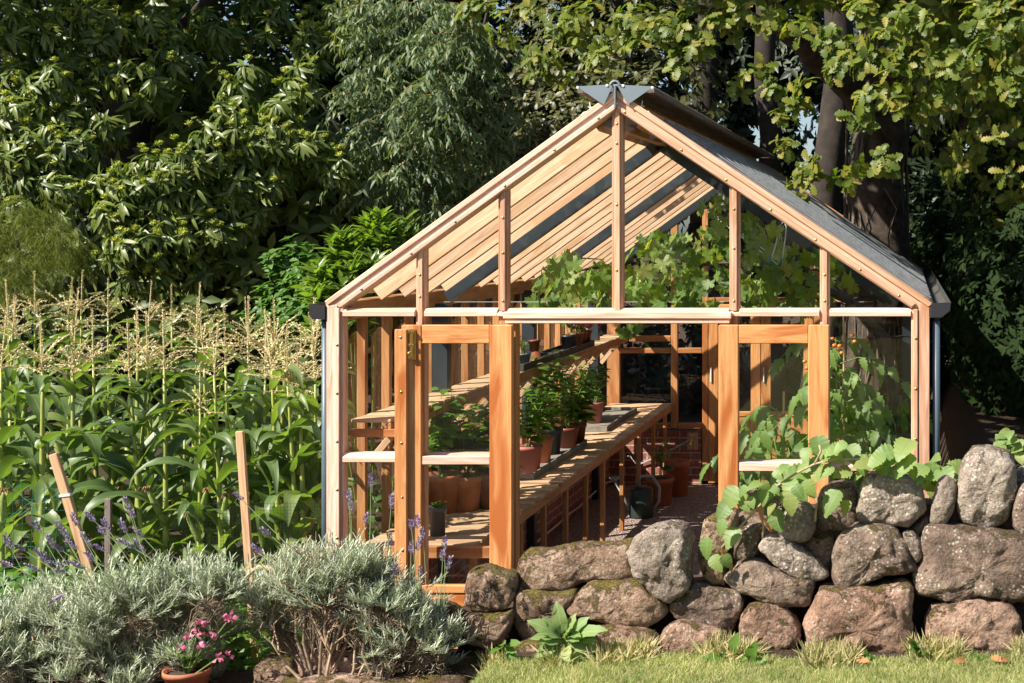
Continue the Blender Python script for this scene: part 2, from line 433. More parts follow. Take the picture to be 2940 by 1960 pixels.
# --- gable framing
def gpart(name, a, b, c, d, y0, y1, mat='frame', bevel=.003):
    m = gmb(); m.pbox(a, b, c, d, y0, y1); return part(m, name, M[mat], bevel=bevel)
m = gmb(); m.pbox(758, 783, 699, 1378, -.05, .03); m.pbox(783, 795, 704, 1378, -.038, .03); m.pbox(779, 789, 706, 1370, -.062, -.05); part(m, 'corner_post', M['frame'], bevel=.003)
m = gmb(); m.pbox(2110, 2135, 693, 1378, -.05, .03); m.pbox(2093, 2110, 708, 1378, -.038, .03); m.pbox(2098, 2108, 708, 1370, -.058, -.038); part(m, 'corner_post', M['salmon'], bevel=.003)
def rake(pts, trim, up):
    m = gmb(); m.prism([XZ(*p) for p in pts], -.045, .05)
    m.prism([XZ(*p) for p in trim], -.064, -.045)
    m.prism([XZ(*p) for p in up], -.056, -.045)
    o = part(m, 'rake_board', M['salmon' if pts[0][0] > 1000 else 'frame'], bevel=.004); return o
def fixrake(o, a, b):
    # let the grain run along the slope
    a = Vector((XZ(*a)[0], 0, XZ(*a)[1])); b = Vector((XZ(*b)[0], 0, XZ(*b)[1])); d = (b - a).normalized(); n = Vector((d.z, 0, -d.x))
    at = o.data.attributes['grain'].data
    for v in o.data.vertices:
        q = v.co + GO
        at[v.index].vector = (q.dot(d), q.dot(n) + 7, q.y)
fixrake(rake([(754, 691), (1418, 209), (1418, 254), (795, 704), (757, 708)], [(795, 703), (1418, 253), (1418, 240), (790, 694)], [(754, 691), (1418, 209), (1418, 226), (762, 700)]), (754, 691), (1419, 209))
fixrake(rake([(1420, 209), (2143, 697), (2136, 710), (2094, 705), (1420, 254)], [(1420, 253), (2094, 704), (2104, 696), (1420, 240)], [(1420, 209), (2143, 697), (2132, 704), (1420, 226)]), (1419, 209), (2143, 697))
def mull(a, b, c, d, tilt0=0, tilt1=0):
    m = gmb(); w = (b - a)
    m.pbox(a, b, c, d, -.03, .03); m.pbox(a + w * .28, b - w * .22, c, d, -.0435, -.03)
    part(m, 'mullion', M['salmon'], bevel=.003)
mull(960, 981, 558, 1376); mull(1148, 1170, 423, 713); mull(1408, 1433, 238, 713); mull(1677, 1700, 409, 713); mull(1884, 1906, 548, 1376)
def trans(a, b, c, d):
    m = gmb(); x0, z1 = XZ(a, c); x1, z0 = XZ(b, d); zm = z1 - (z1 - z0) * .42
    vs = [(-.026, z1), (-.052, zm), (-.052, z0), (.03, z0), (.03, z1)]
    pts = [(x0, y, z) for y, z in vs] + [(x1, y, z) for y, z in vs]
    gs = [(0, y, z) for y, z in vs] + [(x1 - x0, y, z) for y, z in vs]
    m.add(pts, [(0, 1, 2, 3, 4), (9, 8, 7, 6, 5)] + [(i, i + 5, (i + 1) % 5 + 5, (i + 1) % 5) for i in range(5)], gs)
    part(m, 'transom', M['frame'], bevel=.002)
for a, b in ((795, 959.5), (981.5, 1147.5), (1170.5, 1676.5), (1700.5, 1883.5), (1906.5, 2092.5)): trans(a, b, 707, 725)
trans(1147.8, 1170.2, 713.5, 725); trans(1676.8, 1700.2, 713.5, 725)
trans(795, 959.5, 1038, 1058); trans(981.5, 1150, 1039, 1058); trans(1906.5, 2092.5, 1061, 1078); trans(1696, 1883.5, 1056, 1075)
m = gmb(); m.pbox(1165, 1684, 714, 730, -.085, -.053); m.pbox(1169, 1680, 730.5, 741, -.075, .0); part(m, 'door_lintel', M['frame'], bevel=.004)
gpart('door_jamb', 1150, 1189, 725.5, 1600, -.035, .05, 'inner'); gpart('door_jamb', 1659, 1696, 725.5, 1600, -.035, .05, 'inner')
# --- brick dwarf walls with pale sills
def wallpart(name, x0, x1, y0, y1, z0, z1, mat, along):
    m = MB(GO); m.box(x0, x1, y0, y1, z0, z1)
    o = part(m, name, M[mat])
    at = o.data.attributes['grain'].data
    for v in o.data.vertices:
        q = v.co + GO; at[v.index].vector = ((q.x if along == 'x' else q.y), q.z + (q.y if along == 'x' else q.x) * .9, 0)
    return o
xo, xi, xr0, xr1 = XZ(757, 0)[0], -3.08, -.01, XZ(2136, 0)[0]
jl, jr = XZ(1150, 0)[0], XZ(1696, 0)[0]
wallpart('dwarf_wall', xo, jl, -.03, .08, -.1, .545, 'brick', 'x')
wallpart('dwarf_wall', jr, xr1, -.03, .08, -.1, .545, 'brick', 'x')
wallpart('dwarf_wall', xo, xi, .082, LEN, -.1, .545, 'brick', 'y')
wallpart('dwarf_wall', xr0 - .02, xr1, .082, LEN, -.1, .545, 'brick', 'y')
BX = P(1613, 0, 6.98).x
wallpart('end_wall', xi + .002, BX, LEN - .1, LEN, -.1, .548, 'brick', 'x')
m = gmb(); m.box(xo - .02, jl, -.07, .05, .547, .585); part(m, 'window_sill', M['sill'], bevel=.004)
m = gmb(); m.box(jr, xr1 + .02, -.07, .05, .547, .585); part(m, 'window_sill', M['sill'], bevel=.004)
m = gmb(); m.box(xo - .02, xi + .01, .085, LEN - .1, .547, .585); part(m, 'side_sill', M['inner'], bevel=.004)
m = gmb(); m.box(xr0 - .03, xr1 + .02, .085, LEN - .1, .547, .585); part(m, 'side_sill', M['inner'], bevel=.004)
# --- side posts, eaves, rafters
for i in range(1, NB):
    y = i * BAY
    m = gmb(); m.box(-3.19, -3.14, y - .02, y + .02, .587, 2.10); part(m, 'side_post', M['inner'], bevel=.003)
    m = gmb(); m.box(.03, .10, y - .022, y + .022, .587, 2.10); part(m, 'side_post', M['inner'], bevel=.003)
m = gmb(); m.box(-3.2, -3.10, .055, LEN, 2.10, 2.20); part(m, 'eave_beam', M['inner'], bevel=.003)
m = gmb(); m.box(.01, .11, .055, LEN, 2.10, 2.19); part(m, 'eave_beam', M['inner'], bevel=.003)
VSL = XZ(1352, 257); VSR = XZ(1490, 257)
dl = Vector((RX - LX, 0, RZ - LZ)).normalized(); nl = Vector((dl.z, 0, -dl.x))
dr = Vector((QX - RX, 0, QZ - RZ)).normalized(); nr_ = Vector((dr.z, 0, -dr.x)) * -1
if nl.z > 0: nl = -nl
if nr_.z > 0: nr_ = -nr_
eL = Vector((LX + .10, 0, LZ + .10 * dl.z / dl.x)); tL = Vector((VSL[0], 0, VSL[1]))
eR = Vector((QX - .03, 0, QZ - .03 * dr.z / dr.x)); tR = Vector((VSR[0], 0, VSR[1]))
for i in range(1, NB):
    y = Vector((0, i * BAY, 0))
    m = gmb(); m.bar(eL + nl * .062 + y, tL + nl * .062 + y - dl * .02, .042, .092); part(m, 'rafter', M['rafter'], bevel=.003)
    m = gmb(); m.bar(tR + nr_ * .062 + y, eR + nr_ * .062 + y, .042, .092); part(m, 'rafter', M['rafter'], bevel=.003)
    for a, b, n in ((eL - dl * .1, tL, nl), (tR, eR + dr * .02, nr_)):
        m = gmb(); m.bar(a - n * .0055 + y, b - n * .0055 + y, .05, .009); part(m, 'glazing_cap', M['cap'], bevel=.004)
m = gmb(); y0 = Vector((0, .055, 0)); y1 = Vector((0, LEN, 0))
m.bar(tL + nl * .05 + y0, tL + nl * .05 + y1, .05, .12, up=-nl); part(m, 'vent_purlin', M['inner'], bevel=.003)
m = gmb(); m.bar(tR + nr_ * .05 + y0, tR + nr_ * .05 + y1, .05, .12, up=-nr_); part(m, 'vent_purlin', M['inner'], bevel=.003)
m = gmb(); m.box(RX - .025, RX + .025, .055, LEN, RZ - .22, RZ - .02); part(m, 'ridge_beam', M['inner'], bevel=.003)
# glass of the roof and sides
def quad(name, pts, mat, parent=GH):
    m = gmb(); m.add(pts, [(0, 1, 2, 3)] if len(pts) == 4 else [tuple(range(len(pts)))]); return part(m, name, M[mat], parent)
def Yv(v, y): return (v.x, y, v.z)
quad('roof_glass', [Yv(eL - dl * .1, 0), Yv(tL, 0), Yv(tL, LEN), Yv(eL - dl * .1, LEN)], 'roofglass')
quad('roof_glass', [Yv(tR, 0), Yv(eR + dr * .03, 0), Yv(eR + dr * .03, LEN), Yv(tR, LEN)], 'roofglass')
quad('side_glass', [(-3.197, .03, .585), (-3.197, LEN, .585), (-3.197, LEN, 2.15), (-3.197, .03, 2.15)], 'glass')
quad('side_glass', [(.104, .03, .585), (.104, LEN, .585), (.104, LEN, 2.15), (.104, .03, 2.15)], 'glass')
def pane(pts): 
    quad('glass_pane', [(XZ(*p)[0], .005, XZ(*p)[1]) for p in pts], 'glass')
pane([(795, 703), (960, 590), (960, 707), (795, 707)])
pane([(981, 576), (1148, 455), (1148, 707), (981, 707)])
pane([(1170, 440), (1408, 264), (1408, 707), (1170, 707)])
pane([(1433, 264), (1677, 427), (1677, 707), (1433, 707)])
pane([(1700, 442), (1884, 566), (1884, 707), (1700, 707)])
pane([(1906, 580), (2092, 704), (2092, 707), (1906, 707)])
for a, b, c, d in ((795, 960, 725, 1038), (795, 960, 1058, 1372), (981, 1150, 725, 1039), (981, 1150, 1058, 1372), (1696, 1884, 725, 1056), (1696, 1884, 1075, 1372), (1906, 2093, 725, 1061), (1906, 2093, 1078, 1372)):
    pane([(a, d), (b, d), (b, c), (a, c)])
# --- steel portal frames
for y in (1.47, 3.66, 6.05):
    m = gmb(); m.box(-3.118, -3.02, y, y + .012, 0, 2.12); m.box(-3.026, -3.018, y + .0125, y + .085, 0, 2.10)
    a = Vector((-3.05, y, 2.12)); yy = Vector((0, y + .006, 0))
    b0 = eL + nl * .165 + yy; b1 = tL + nl * .165 + yy + dl * .12
    m.bar(b0 - nl * .02, b1 - nl * .02, .012, .065)
    m.bar(b0 + nl * .016 + Vector((0, .035, 0)), b1 + nl * .016 + Vector((0, .035, 0)), .08, .006)
    m.bar(tR + nr_ * .165 + yy - dr * .12, eR + nr_ * .165 + yy - dr * .1, .012, .11)
    m.box(-.05, .025, y, y + .012, 0, 2.10)
    part(m, 'steel_frame', M['steel'])
# --- ridge vents standing open, end plates, cleats
for sgn, tip in ((-1, (1331, 204)), (1, (1507, 203))):
    xt, zt = XZ(*tip)
    m = gmb(); xa, xb = RX + sgn * .012, xt
    m.box(xa + sgn * .036, xb - sgn * .036, 0.002, 6.95, zt - .016, zt - .010)  # solid dark panel added beneath the glass so the vent underside looks shaded
    for yy0 in [0.0 + i * 1.75 for i in range(5)]:
        m.box(xa + sgn * .036, xb - sgn * .036, min(yy0 - .045, 6.96), min(yy0, 7.0), zt - .028, zt)
    m.box(xa, xa + sgn * .035, -.045, 7.0, zt - .03, zt + .002); m.box(xb - sgn * .035, xb, -.045, 7.0, zt - .03, zt + .002)
    v = part(m, 'roof_vent', M['oldwood'], bevel=.003)
    quad('vent_glass', [(xa, -.04, zt + .004), (xb, -.04, zt + .004), (xb, 7, zt + .004), (xa, 7, zt + .004)], 'roofglass', v)
    m = gmb(); lo = (1393, 243) if sgn < 0 else (1447, 243); top = (1415, 196) if sgn < 0 else (1423, 197)
    m.prism([XZ(*top), XZ(tip[0], 201), XZ(*lo)] if sgn < 0 else [XZ(*top), XZ(*lo), XZ(tip[0], 201)], -.072, -.068)
    pl = part(m, 'ridge_plate', M['plate'])
    m = gmb()
    for q in ((tip[0] - sgn * 3, 204), (top[0] + sgn * 14, top[1] + 3)):
        x, z = XZ(*q); m.lathe([(.001, -.006), (.008, -.004), (.008, 0)], (0, 0, 0), 8); 
        for k in range(len(m.v) - 24, len(m.v)):
            w = m.v[k] + GO; m.v[k] = Vector((x + w.x, -.072 + w.z, z + w.y)) - GO
    part(m, 'plate_screw', M['wire'], pl)
    m = gmb(); c = (1355, 248) if sgn < 0 else (1480, 246)
    q = lambda dx, dy: Vector((XZ(c[0] + sgn * dx, c[1] + dy)[0], -.03, XZ(c[0] + sgn * dx, c[1] + dy)[1]))
    for pts in ([q(18, 18), q(12, 11), q(-1, 8), q(-4, 0), q(2, -2)], [q(-4, 0), q(-2, -14)], [q(-4, 0), q(-15, -2)]): m.tube(pts, .003, 5)
    part(m, 'vent_cleat', M['wire'])
m = gmb(); x, z = XZ(1419, 200)
m.box(x - .004, x + .004, -.085, -.05, XZ(0, 250)[1], XZ(0, 199)[1]); m.tube([(x - .025, -.078, z + .008), (x - .015, -.078, z + .022), (x, -.078, z + .027), (x + .015, -.078, z + .022), (x + .025, -.078, z + .008)], .007, 6)
part(m, 'ridge_bracket', M['plate'])
m = gmb(); m.box(RX - .05, RX + .05, -.04, 7.0, RZ + .012, RZ + .03); part(m, 'ridge_capping', M['cap'], bevel=.008)
# --- gutters and downpipes
def gutter(pr, y0, y1):
    m = gmb(); n = len(pr); vs = [(x, y0, z) for x, z in pr] + [(x, y1, z) for x, z in pr]
    m.add(vs, [(i, i + 1, n + i + 1, n + i) for i in range(n - 1)])
    o = part(m, 'gutter', M['gutter_in']); s_ = o.modifiers.new('wall', 'SOLIDIFY'); s_.thickness = .004
    m = gmb(); m.prism(pr, y0 - .008, y0 - .001); e = part(m, 'gutter_end', M['gutter'], o)
    m = gmb(); m.prism(pr, y1 + .001, y1 + .008); part(m, 'gutter_end', M['gutter'], o)
gutter([XZ(*p) for p in ((756, 700), (756, 732), (728, 732), (720, 722), (720, 697))], -.05, LEN)
gutter([XZ(*p) for p in ((2138, 695), (2138, 727), (2162, 727), (2181, 711), (2182, 693))], -.05, LEN - .1)
for a, b, zb in ((740, 757, .35), (2142, 2159, .9)):
    xa = (XZ(a, 0)[0] + XZ(b, 0)[0]) / 2; r = (b - a) * K / 2
    m = gmb(); m.tube([(xa, -.005, zb), (xa, -.005, XZ(0, 738)[1])], r, 14); dp = part(m, 'downpipe', M['pipe'], smooth=False)
    for p_ in dp.data.polygons: p_.use_smooth = len(p_.vertices) == 4
    m = gmb(); m.tube([(xa, -.005, XZ(0, 739)[1]), (xa, -.005, XZ(0, 727)[1])], r * .95, 12); part(m, 'pipe_collar', M['gutter'], dp)
# --- the two open doors
def door(a, b, yf, yb, sw, mirror):
    m = gmb(); top, bot = 743, 1592
    s1, s2 = sw
    m.pbox(a, a + s1, top, bot, yf, yb); m.pbox(b - s2, b, top, bot, yf, yb)
    m.pbox(a + s1, b - s2, top, 785, yf + .003, yb - .003)
    m.pbox(a + s1, b - s2, 1332, 1350, yf + .003, yb - .003); m.pbox(a + s1, b - s2, 1565, bot, yf + .003, yb - .003)
    o = part(m, 'door', M['door'], bevel=.004)
    m = gmb(); x0, z1 = XZ(a + s1, 1040 if not mirror else 1054); x1, z0 = XZ(b - s2, 1059 if not mirror else 1074)
    m.box(x0, x1, yf + .006, yb - .006, z0, z1); part(m, 'glazing_bar', M['frame'], o, bevel=.003)
    m = gmb()
    for k in range(5): m.pbox(a + s1, b - s2, 1350.5 + k * 43, 1392 + k * 43, yf + .012, yb - .012)
    part(m, 'bottom_panel', M['door'], o, bevel=.004)
    ym = (yf + yb) / 2
    for c, d in ((785, 1054 if mirror else 1040), (1074 if mirror else 1059, 1332)):
        p = [(XZ(a + s1, d)[0], ym, XZ(0, d)[1]), (XZ(b - s2, d)[0], ym, XZ(0, d)[1]), (XZ(b - s2, c)[0], ym, XZ(0, c)[1]), (XZ(a + s1, c)[0], ym, XZ(0, c)[1])]
        quad('door_glass', p, 'glass', o)
    return o
dL = door(940, 1190, -.125, -.078, (45, 51), False)
dR = door(1657, 1907, -.125, -.078, (45, 47), True)
m = gmb(); m.pbox(929, 956, 752, 1592, -.155, -.126); part(m, 'cover_strip', M['door'], dL, bevel=.003)
m = gmb(); m.pbox(958, 973, 752, 822, -.131, -.1255); m.tube([(XZ(965, 0)[0], -.141, XZ(0, 755)[1]), (XZ(965, 0)[0], -.141, XZ(0, 815)[1])], .009, 8)
for y in (758, 788, 816): m.pbox(959, 972, y - 3, y + 3, -.153, -.131)
m.ball((XZ(963, 0)[0], -.16, XZ(0, 806)[1]), .011, 8)
part(m, 'door_bolt', M['brass'], dL, bevel=.0015)
SCREW = None
def screws(lst, y, parent=GH, name='screw'):
    global SCREW
    for px, py in lst:
        x, z = XZ(px, py)
        if SCREW is None:
            m = MB(); m.lathe([(.002, -.003), (.0065, -.0025), (.0075, 0)], (0, 0, 0), 8)
            m.v = [Vector((w.x, w.z, w.y)) for w in m.v]
            o = SCREW = m.build(name, M['brass'], parent, smooth=True)
        else:
            o = SCREW.copy(); COL.objects.link(o); o.parent = parent
        o.location = Vector((x, y, z)) - GO
screws([(943, 770), (944, 893), (945, 1008), (946, 1130), (947, 1250)], -.155, dL)
L_ = lambda t: (790 + (1418 - 790) * t, 699 + (246 - 699) * t)
screws([L_(t) for t in (.08, .26, .42, .6, .78, .94)], -.064)
R_ = lambda t: (1420 + (2099 - 1420) * t, 246 + (700 - 246) * t)
screws([R_(t) for t in (.03, .22, .37, .52, .67, .82, .95)], -.064)
screws([(1420, y) for y in (285, 330, 470, 620)] + [(1160, y) for y in (500, 580, 690)] + [(970, y) for y in (630, 680)] + [(1688, y) for y in (480, 570, 690)] + [(1895, y) for y in (630, 690)], -.044)
screws([(784, y) for y in (790, 900, 1010, 1120, 1230)], -.0625)
screws([(2103, y) for y in (775, 890, 1005)], -.0585)
# --- end partition: posts, rails, glass, doors
PY = LEN - .05
def pz(py, Y): return P(0, py, Y).z
def ppart(name, a, b, c, d, mat='inner', y0=LEN - .09, y1=LEN - .02, parent=GH):
    m = gmb(); p = P(a, c, y0); q = P(b, d, y0); m.box(p.x, q.x, y0, y1, q.z, p.z); return part(m, name, M[mat], parent, bevel=.003)
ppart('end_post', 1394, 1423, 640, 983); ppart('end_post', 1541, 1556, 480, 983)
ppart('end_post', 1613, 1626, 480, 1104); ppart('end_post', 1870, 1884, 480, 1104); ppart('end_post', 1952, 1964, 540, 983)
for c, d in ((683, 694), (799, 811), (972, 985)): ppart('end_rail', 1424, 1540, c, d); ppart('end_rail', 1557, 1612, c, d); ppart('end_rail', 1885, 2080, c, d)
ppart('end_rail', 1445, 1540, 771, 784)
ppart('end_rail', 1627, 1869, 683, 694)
m = gmb(); p = P(1627, 696, LEN - .08); q = P(1868, 1101, LEN - .08)
yy = (LEN - .085, LEN - .045); w = (q.x - p.x) / 2
def bd(x0, x1):
    m = gmb(); z1, z0 = p.z - .01, .01; sw = .1
    m.box(x0, x0 + sw, *yy, z0, z1); m.box(x1 - sw, x1, *yy, z0, z1); m.box(x0 + sw, x1 - sw, yy[0] + .003, yy[1] - .003, z1 - .1, z1); zp = pz(945, yy[0])
    m.box(x0 + sw, x1 - sw, yy[0] + .003, yy[1] - .003, zp - .05, zp); m.box(x0 + sw, x1 - sw, yy[0] + .003, yy[1] - .003, z0, z0 + .1)
    o = part(m, 'end_door', M['door'], bevel=.004)
    m = gmb(); n = 4; h = (zp - .05 - z0 - .1) / n
    for k in range(n): m.box(x0 + sw, x1 - sw, yy[0] + .012, yy[1] - .01, z0 + .1 + k * h + .004, z0 + .1 + (k + 1) * h)
    part(m, 'bottom_panel', M['inner'], o, bevel=.004)
    quad('door_glass', [(x0 + sw, yy[0] + .02, zp), (x1 - sw, yy[0] + .02, zp), (x1 - sw, yy[0] + .02, z1 - .1), (x0 + sw, yy[0] + .02, z1 - .1)], 'glass', o)
    m = gmb(); m.tube([(x0 + .03, yy[0] - .01, 1.05), (x0 + .03, yy[0] - .01, 1.2)], .008, 8); part(m, 'door_hinge', M['wire'], o)
    return o
bd(p.x, p.x + w - .003); bd(p.x + w + .003, q.x)
quad('end_glass', [(-3.1, LEN - .04, .56), (p.x, LEN - .04, .56), (p.x, LEN - .04, 2.2), (-3.1, LEN - .04, 2.2)], 'glass')
quad('end_glass', [(q.x, LEN - .04, .56), (0, LEN - .04, .56), (0, LEN - .04, 2.2), (q.x, LEN - .04, 2.2)], 'glass')
quad('end_glass', [(-3.1, LEN - .04, 2.2), (0., LEN - .04, 2.2), (RX, LEN - .04, RZ - .05)], 'glass')
for sgn, e, t in ((1, eL, tL), (1, tR, eR)):
    m = gmb(); m.bar(e + Vector((0, LEN - .03, -.05)), t + Vector((0, LEN - .03, -.05)), .07, .11); part(m, 'end_rake', M['inner'])

# ================================================================ STAGING INSIDE
BT, XF, XB = .835, -2.44, -3.07
SECT = [(.14, 2.15), (2.17, 4.27), (4.29, 6.38), (6.40, 6.89)]
LAB = ['slatted cedar bench length just inside the open left door', 'slatted cedar bench length carrying the big tray of pepper plants', 'slatted cedar bench length beyond the pepper plants with the second tray', 'short slatted cedar bench length against the end wall']
LEGS = [.3, .75, 1.3, 1.9, 2.53, 3.18, 3.8, 4.59, 5.36, 6.12, 6.8]
for (a, b), lb in zip(SECT, LAB):
    t = thing('staging_bench', lb, 'bench', ((XF + XB) / 2, (a + b) / 2, 0), 'slatted bench lengths along the left wall')
    m = MB(t.location); y = a
    while y + .105 <= b + .02:
        m.box(XB, XF + R.uniform(-.004, .006), y, min(y + .104, b), BT - .02, BT + R.uniform(-.0015, .0015)); y += .122
    m.build('slatted_top', M['slat'], t, bevel=.003)
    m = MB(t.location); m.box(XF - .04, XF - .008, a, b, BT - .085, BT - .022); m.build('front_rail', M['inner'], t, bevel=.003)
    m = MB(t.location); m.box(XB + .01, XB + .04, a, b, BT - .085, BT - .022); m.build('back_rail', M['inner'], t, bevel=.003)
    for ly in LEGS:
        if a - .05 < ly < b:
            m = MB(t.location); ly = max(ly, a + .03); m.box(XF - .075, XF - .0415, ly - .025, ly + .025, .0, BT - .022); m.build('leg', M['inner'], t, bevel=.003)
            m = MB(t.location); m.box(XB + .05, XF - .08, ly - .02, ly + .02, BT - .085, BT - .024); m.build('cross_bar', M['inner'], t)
m = gmb(); p = P(801, 1254, .1); q = P(1127, 1281, .1); m.box(-3.09, q.x, .085, .125, q.z, p.z); part(m, 'bench_bearer', M['inner'], bevel=.003)
m = gmb(); p = P(800, 985, .1); q = P(935, 1003, .1); m.box(-3.12, q.x, .085, .12, q.z, p.z); part(m, 'shelf_bearer', M['inner'], bevel=.003)
ST, SXB, SXF = 1.54, -3.12, -2.895
for (a, b), lb in zip([(.1, 2.3), (2.32, 4.75), (4.77, 6.85)], ['empty slatted shelf length nearest the gable, high on the left wall', 'slatted shelf length carrying dark trays of pots above the pepper plants', 'farthest slatted shelf length, bare and sunlit near the end wall']):
    t = thing('wall_shelf', lb, 'shelf', ((SXB + SXF) / 2, (a + b) / 2, ST), 'slatted shelf lengths above the bench')
    m = MB(t.location); y = a
    while y + .1 <= b + .02:
        m.box(SXB, SXF - .002, y, min(y + .104, b), ST - .018, ST + R.uniform(-.001, .001)); y += .117
    m.build('slatted_top', M['slat'], t, bevel=.003)
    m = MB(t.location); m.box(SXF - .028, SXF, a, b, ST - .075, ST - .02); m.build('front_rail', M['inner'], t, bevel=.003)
    for i in range(1, NB):
        y = i * BAY
        if a < y < b:
            m = MB(t.location); m.bar((-3.11, y, 1.27), (SXF - .03, y, ST - .05), .032, .04); m.build('bracket', M['slat'], t, bevel=.003)
# ================================================================ POTS, TRAYS AND PLANTS INSIDE
T_ovate = strip_leaf([0, .12, .35, .6, .85, 1], [.01, .2, .31, .25, .12, .005], .25, .4)
T_long = strip_leaf([0, .2, .5, .8, 1], [.02, .1, .13, .08, .005], .3, .3)
T_needle = strip_leaf([0, .5, 1], [.02, .045, .01], .2, .1)
T_vine = fan_leaf(5, 40, .45, .09)
T_lobe3 = fan_leaf(3, 24, .38, .08)
M['pepper'] = leafmat('pepper_leaf', [(.08, .17, .025), (.13, .25, .04), (.20, .33, .06)], .38, .48)
M['vineleaf'] = leafmat('vine_leaf', [(.06, .12, .02), (.11, .19, .03), (.16, .255, .045), (.21, .29, .055), (.25, .27, .08)], .5, .5, (1.7, 1.8, .5), rib=(.16, .24, .07), ribw=.012)
M['tomleaf'] = leafmat('tomato_leaf', [(.09, .17, .035), (.14, .24, .055), (.20, .31, .08)], .5, .45)
M['greyleaf'] = leafmat('wispy_leaf', [(.16, .2, .09), (.24, .26, .12)], .5, .3)
M['pink'] = leafmat('pink_petal', [(.60, .12, .26), (.70, .24, .38), (.52, .08, .18)], .5, .3, (1, 1, 1))
M['tomato'] = plain('tomato_skin', (.62, .14, .01), .25, 0, .3, 6., col2=(.75, .30, .02))
M['paletom'] = plain('unripe_tomato', (.30, .36, .07), .25, 0, .2, 6.)
def pot_mb(m, r, h, taper=.74, rim=.16, n=22, sq=False):
    rb = r * taper; hr = h * (1 - rim)
    ri = r - .007
    prof = [(.002, 0), (rb, 0), (rb + (r * .93 - rb) * .97, hr), (r, hr), (r, h), (ri, h), (ri * .93, h - .035), (.002, h - .035)]
    m.lathe(prof, (0, 0, 0), 4 if sq else n, close=False)
    if sq:
        m.v = [Matrix.Rotation(PI / 4, 3, 'Z') @ v for v in m.v]
def stems_leaves(root, h, spread, nst, nleaf, size, T, mat, name='foliage', up=.35, lean=(0, 0), stemr=.004, first=.25):
    """bushy plant: a few stems with leaves along them; origin at root"""
    paths = []; rad = []; loc = []; dr = []; nn = []; sz = []
    for i in range(nst):
        a = R.uniform(0, 2 * PI); sp = spread * R.uniform(.25, 1); hh = h * R.uniform(.65, 1.05)
        tip = Vector((math.cos(a) * sp + lean[0], math.sin(a) * sp + lean[1], hh)); mid = Vector((tip.x * .35, tip.y * .35, hh * .55))
        b0 = Vector((R.uniform(-.015, .015), R.uniform(-.015, .015), 0))
        pts = [b0.lerp(mid, t) * (1 - t) + mid.lerp(tip, t) * t for t in (0, .25, .5, .75, 1)]
        paths.append(pts); rad.append([stemr, stemr * .9, stemr * .75, stemr * .6, stemr * .3])
        for k in range(nleaf):
            t = first + (1 - first) * (k + R.random()) / nleaf
            f = t * 4; j = min(3, int(f)); p = pts[j].lerp(pts[j + 1], f - j)
            az = k * 2.4 + R.uniform(-.5, .5)
            d = Vector((math.cos(az), math.sin(az), up + R.uniform(-.35, .3)))
            loc.append(p + d * .015); dr.append(d); nn.append((R.uniform(-.3, .3), R.uniform(-.5, .1), 1)); sz.append(size * R.uniform(.55, 1.15) * (1.1 - .35 * t))
    L = inst(T, np.array([tuple(v) for v in loc]), np.array([tuple(v) for v in dr]), np.array(nn), np.array(sz))
    o = np_mesh(name, [L], mat, root)
    s_ = np_mesh('stem', [tubes(paths, rad, 5)], M['stem'], root)
    return o
def potted(label, x, y, z, r, h, mat, plant=None, group='potted plants on the bench', sq=False, name='potted_plant', cat='potted plant', **kw):
    t = thing(name, label, cat, (x, y, z), group, R.uniform(-.25, .25))
    m = MB(); pot_mb(m, r, h, sq=sq, taper=kw.pop('taper', .74)); m.build('pot', M[mat], t, smooth=not sq, bevel=0)
    if plant:
        m = MB(); m.lathe([(.001, h - .016), (r * .9, h - .02)], (0, 0, 0), 16, close=False); m.build('soil', M['soil'], t)
        o = plant(t, h - .02)
    return t
def raised(fn):
    def g(t, z):
        n0 = len(t.children); fn(t)
        for c in list(t.children):
            if c.name.split('.')[0] in ('foliage', 'stem', 'flower'): c.location.z = z
    return g
def pepper(h, sp, nst=5, nl=9, size=.1):
    return raised(lambda t: stems_leaves(t, h * 1.25, sp * 1.15, int(nst * 1.5) + 1, int(nl * 1.35), size * 1.05, T_ovate, M['pepper'], first=.12, lean=(.09, -.06)))
bx = lambda px, py: bench_at(px, py, BT)
def tray(label, x0, x1, y0, y1, z, mat, group):
    t = thing('gravel_tray', label, 'tray', ((x0 + x1) / 2, (y0 + y1) / 2, z), group)
    m = MB(t.location); h = .05; w = .014
    m.box(x0, x1, y0, y0 + w, z, z + h); m.box(x0, x1, y1 - w, y1, z, z + h); m.box(x0, x0 + w, y0 + w, y1 - w, z, z + h); m.box(x1 - w, x1, y0 + w, y1 - w, z, z + h)
    m.build('tray_edge', M[mat], t, bevel=.003)
    m = MB(t.location); m.box(x0 + w, x1 - w, y0 + w, y1 - w, z + .002, z + .02); m.build('tray_base', M[mat], t)
tray('long pale weathered tray holding the pepper pots on the bench', -2.99, -2.655, 2.24, 3.94, BT, 'tray', 'trays on the bench')
tray('second weathered tray with damp sand, farther along the bench', -2.99, -2.66, 4.75, 6.15, BT, 'tray', 'trays on the bench')
zt = BT + .022
def bp(px, py): 
    x, y = bench_at(px, py, zt); return x, y
x, y = bp(1203, 1089); potted('pink terracotta pot of pepper plant at the near end of the pale tray', x, y + .12, zt, .105, .19, 'terra2', pepper(.34, .15, 4, 10))
x, y = bp(1236, 1066); potted('orange terracotta pot of pepper plant just behind the pink pot', x - .02, y + .12, zt, .105, .19, 'terra', pepper(.38, .16, 5, 9))
x, y = bp(1262, 1046); potted('black pot with a tall pepper plant in the middle of the pale tray', x - .02, y + .1, zt, .10, .2, 'blackpot', pepper(.55, .17, 5, 10, .12), sq=False)
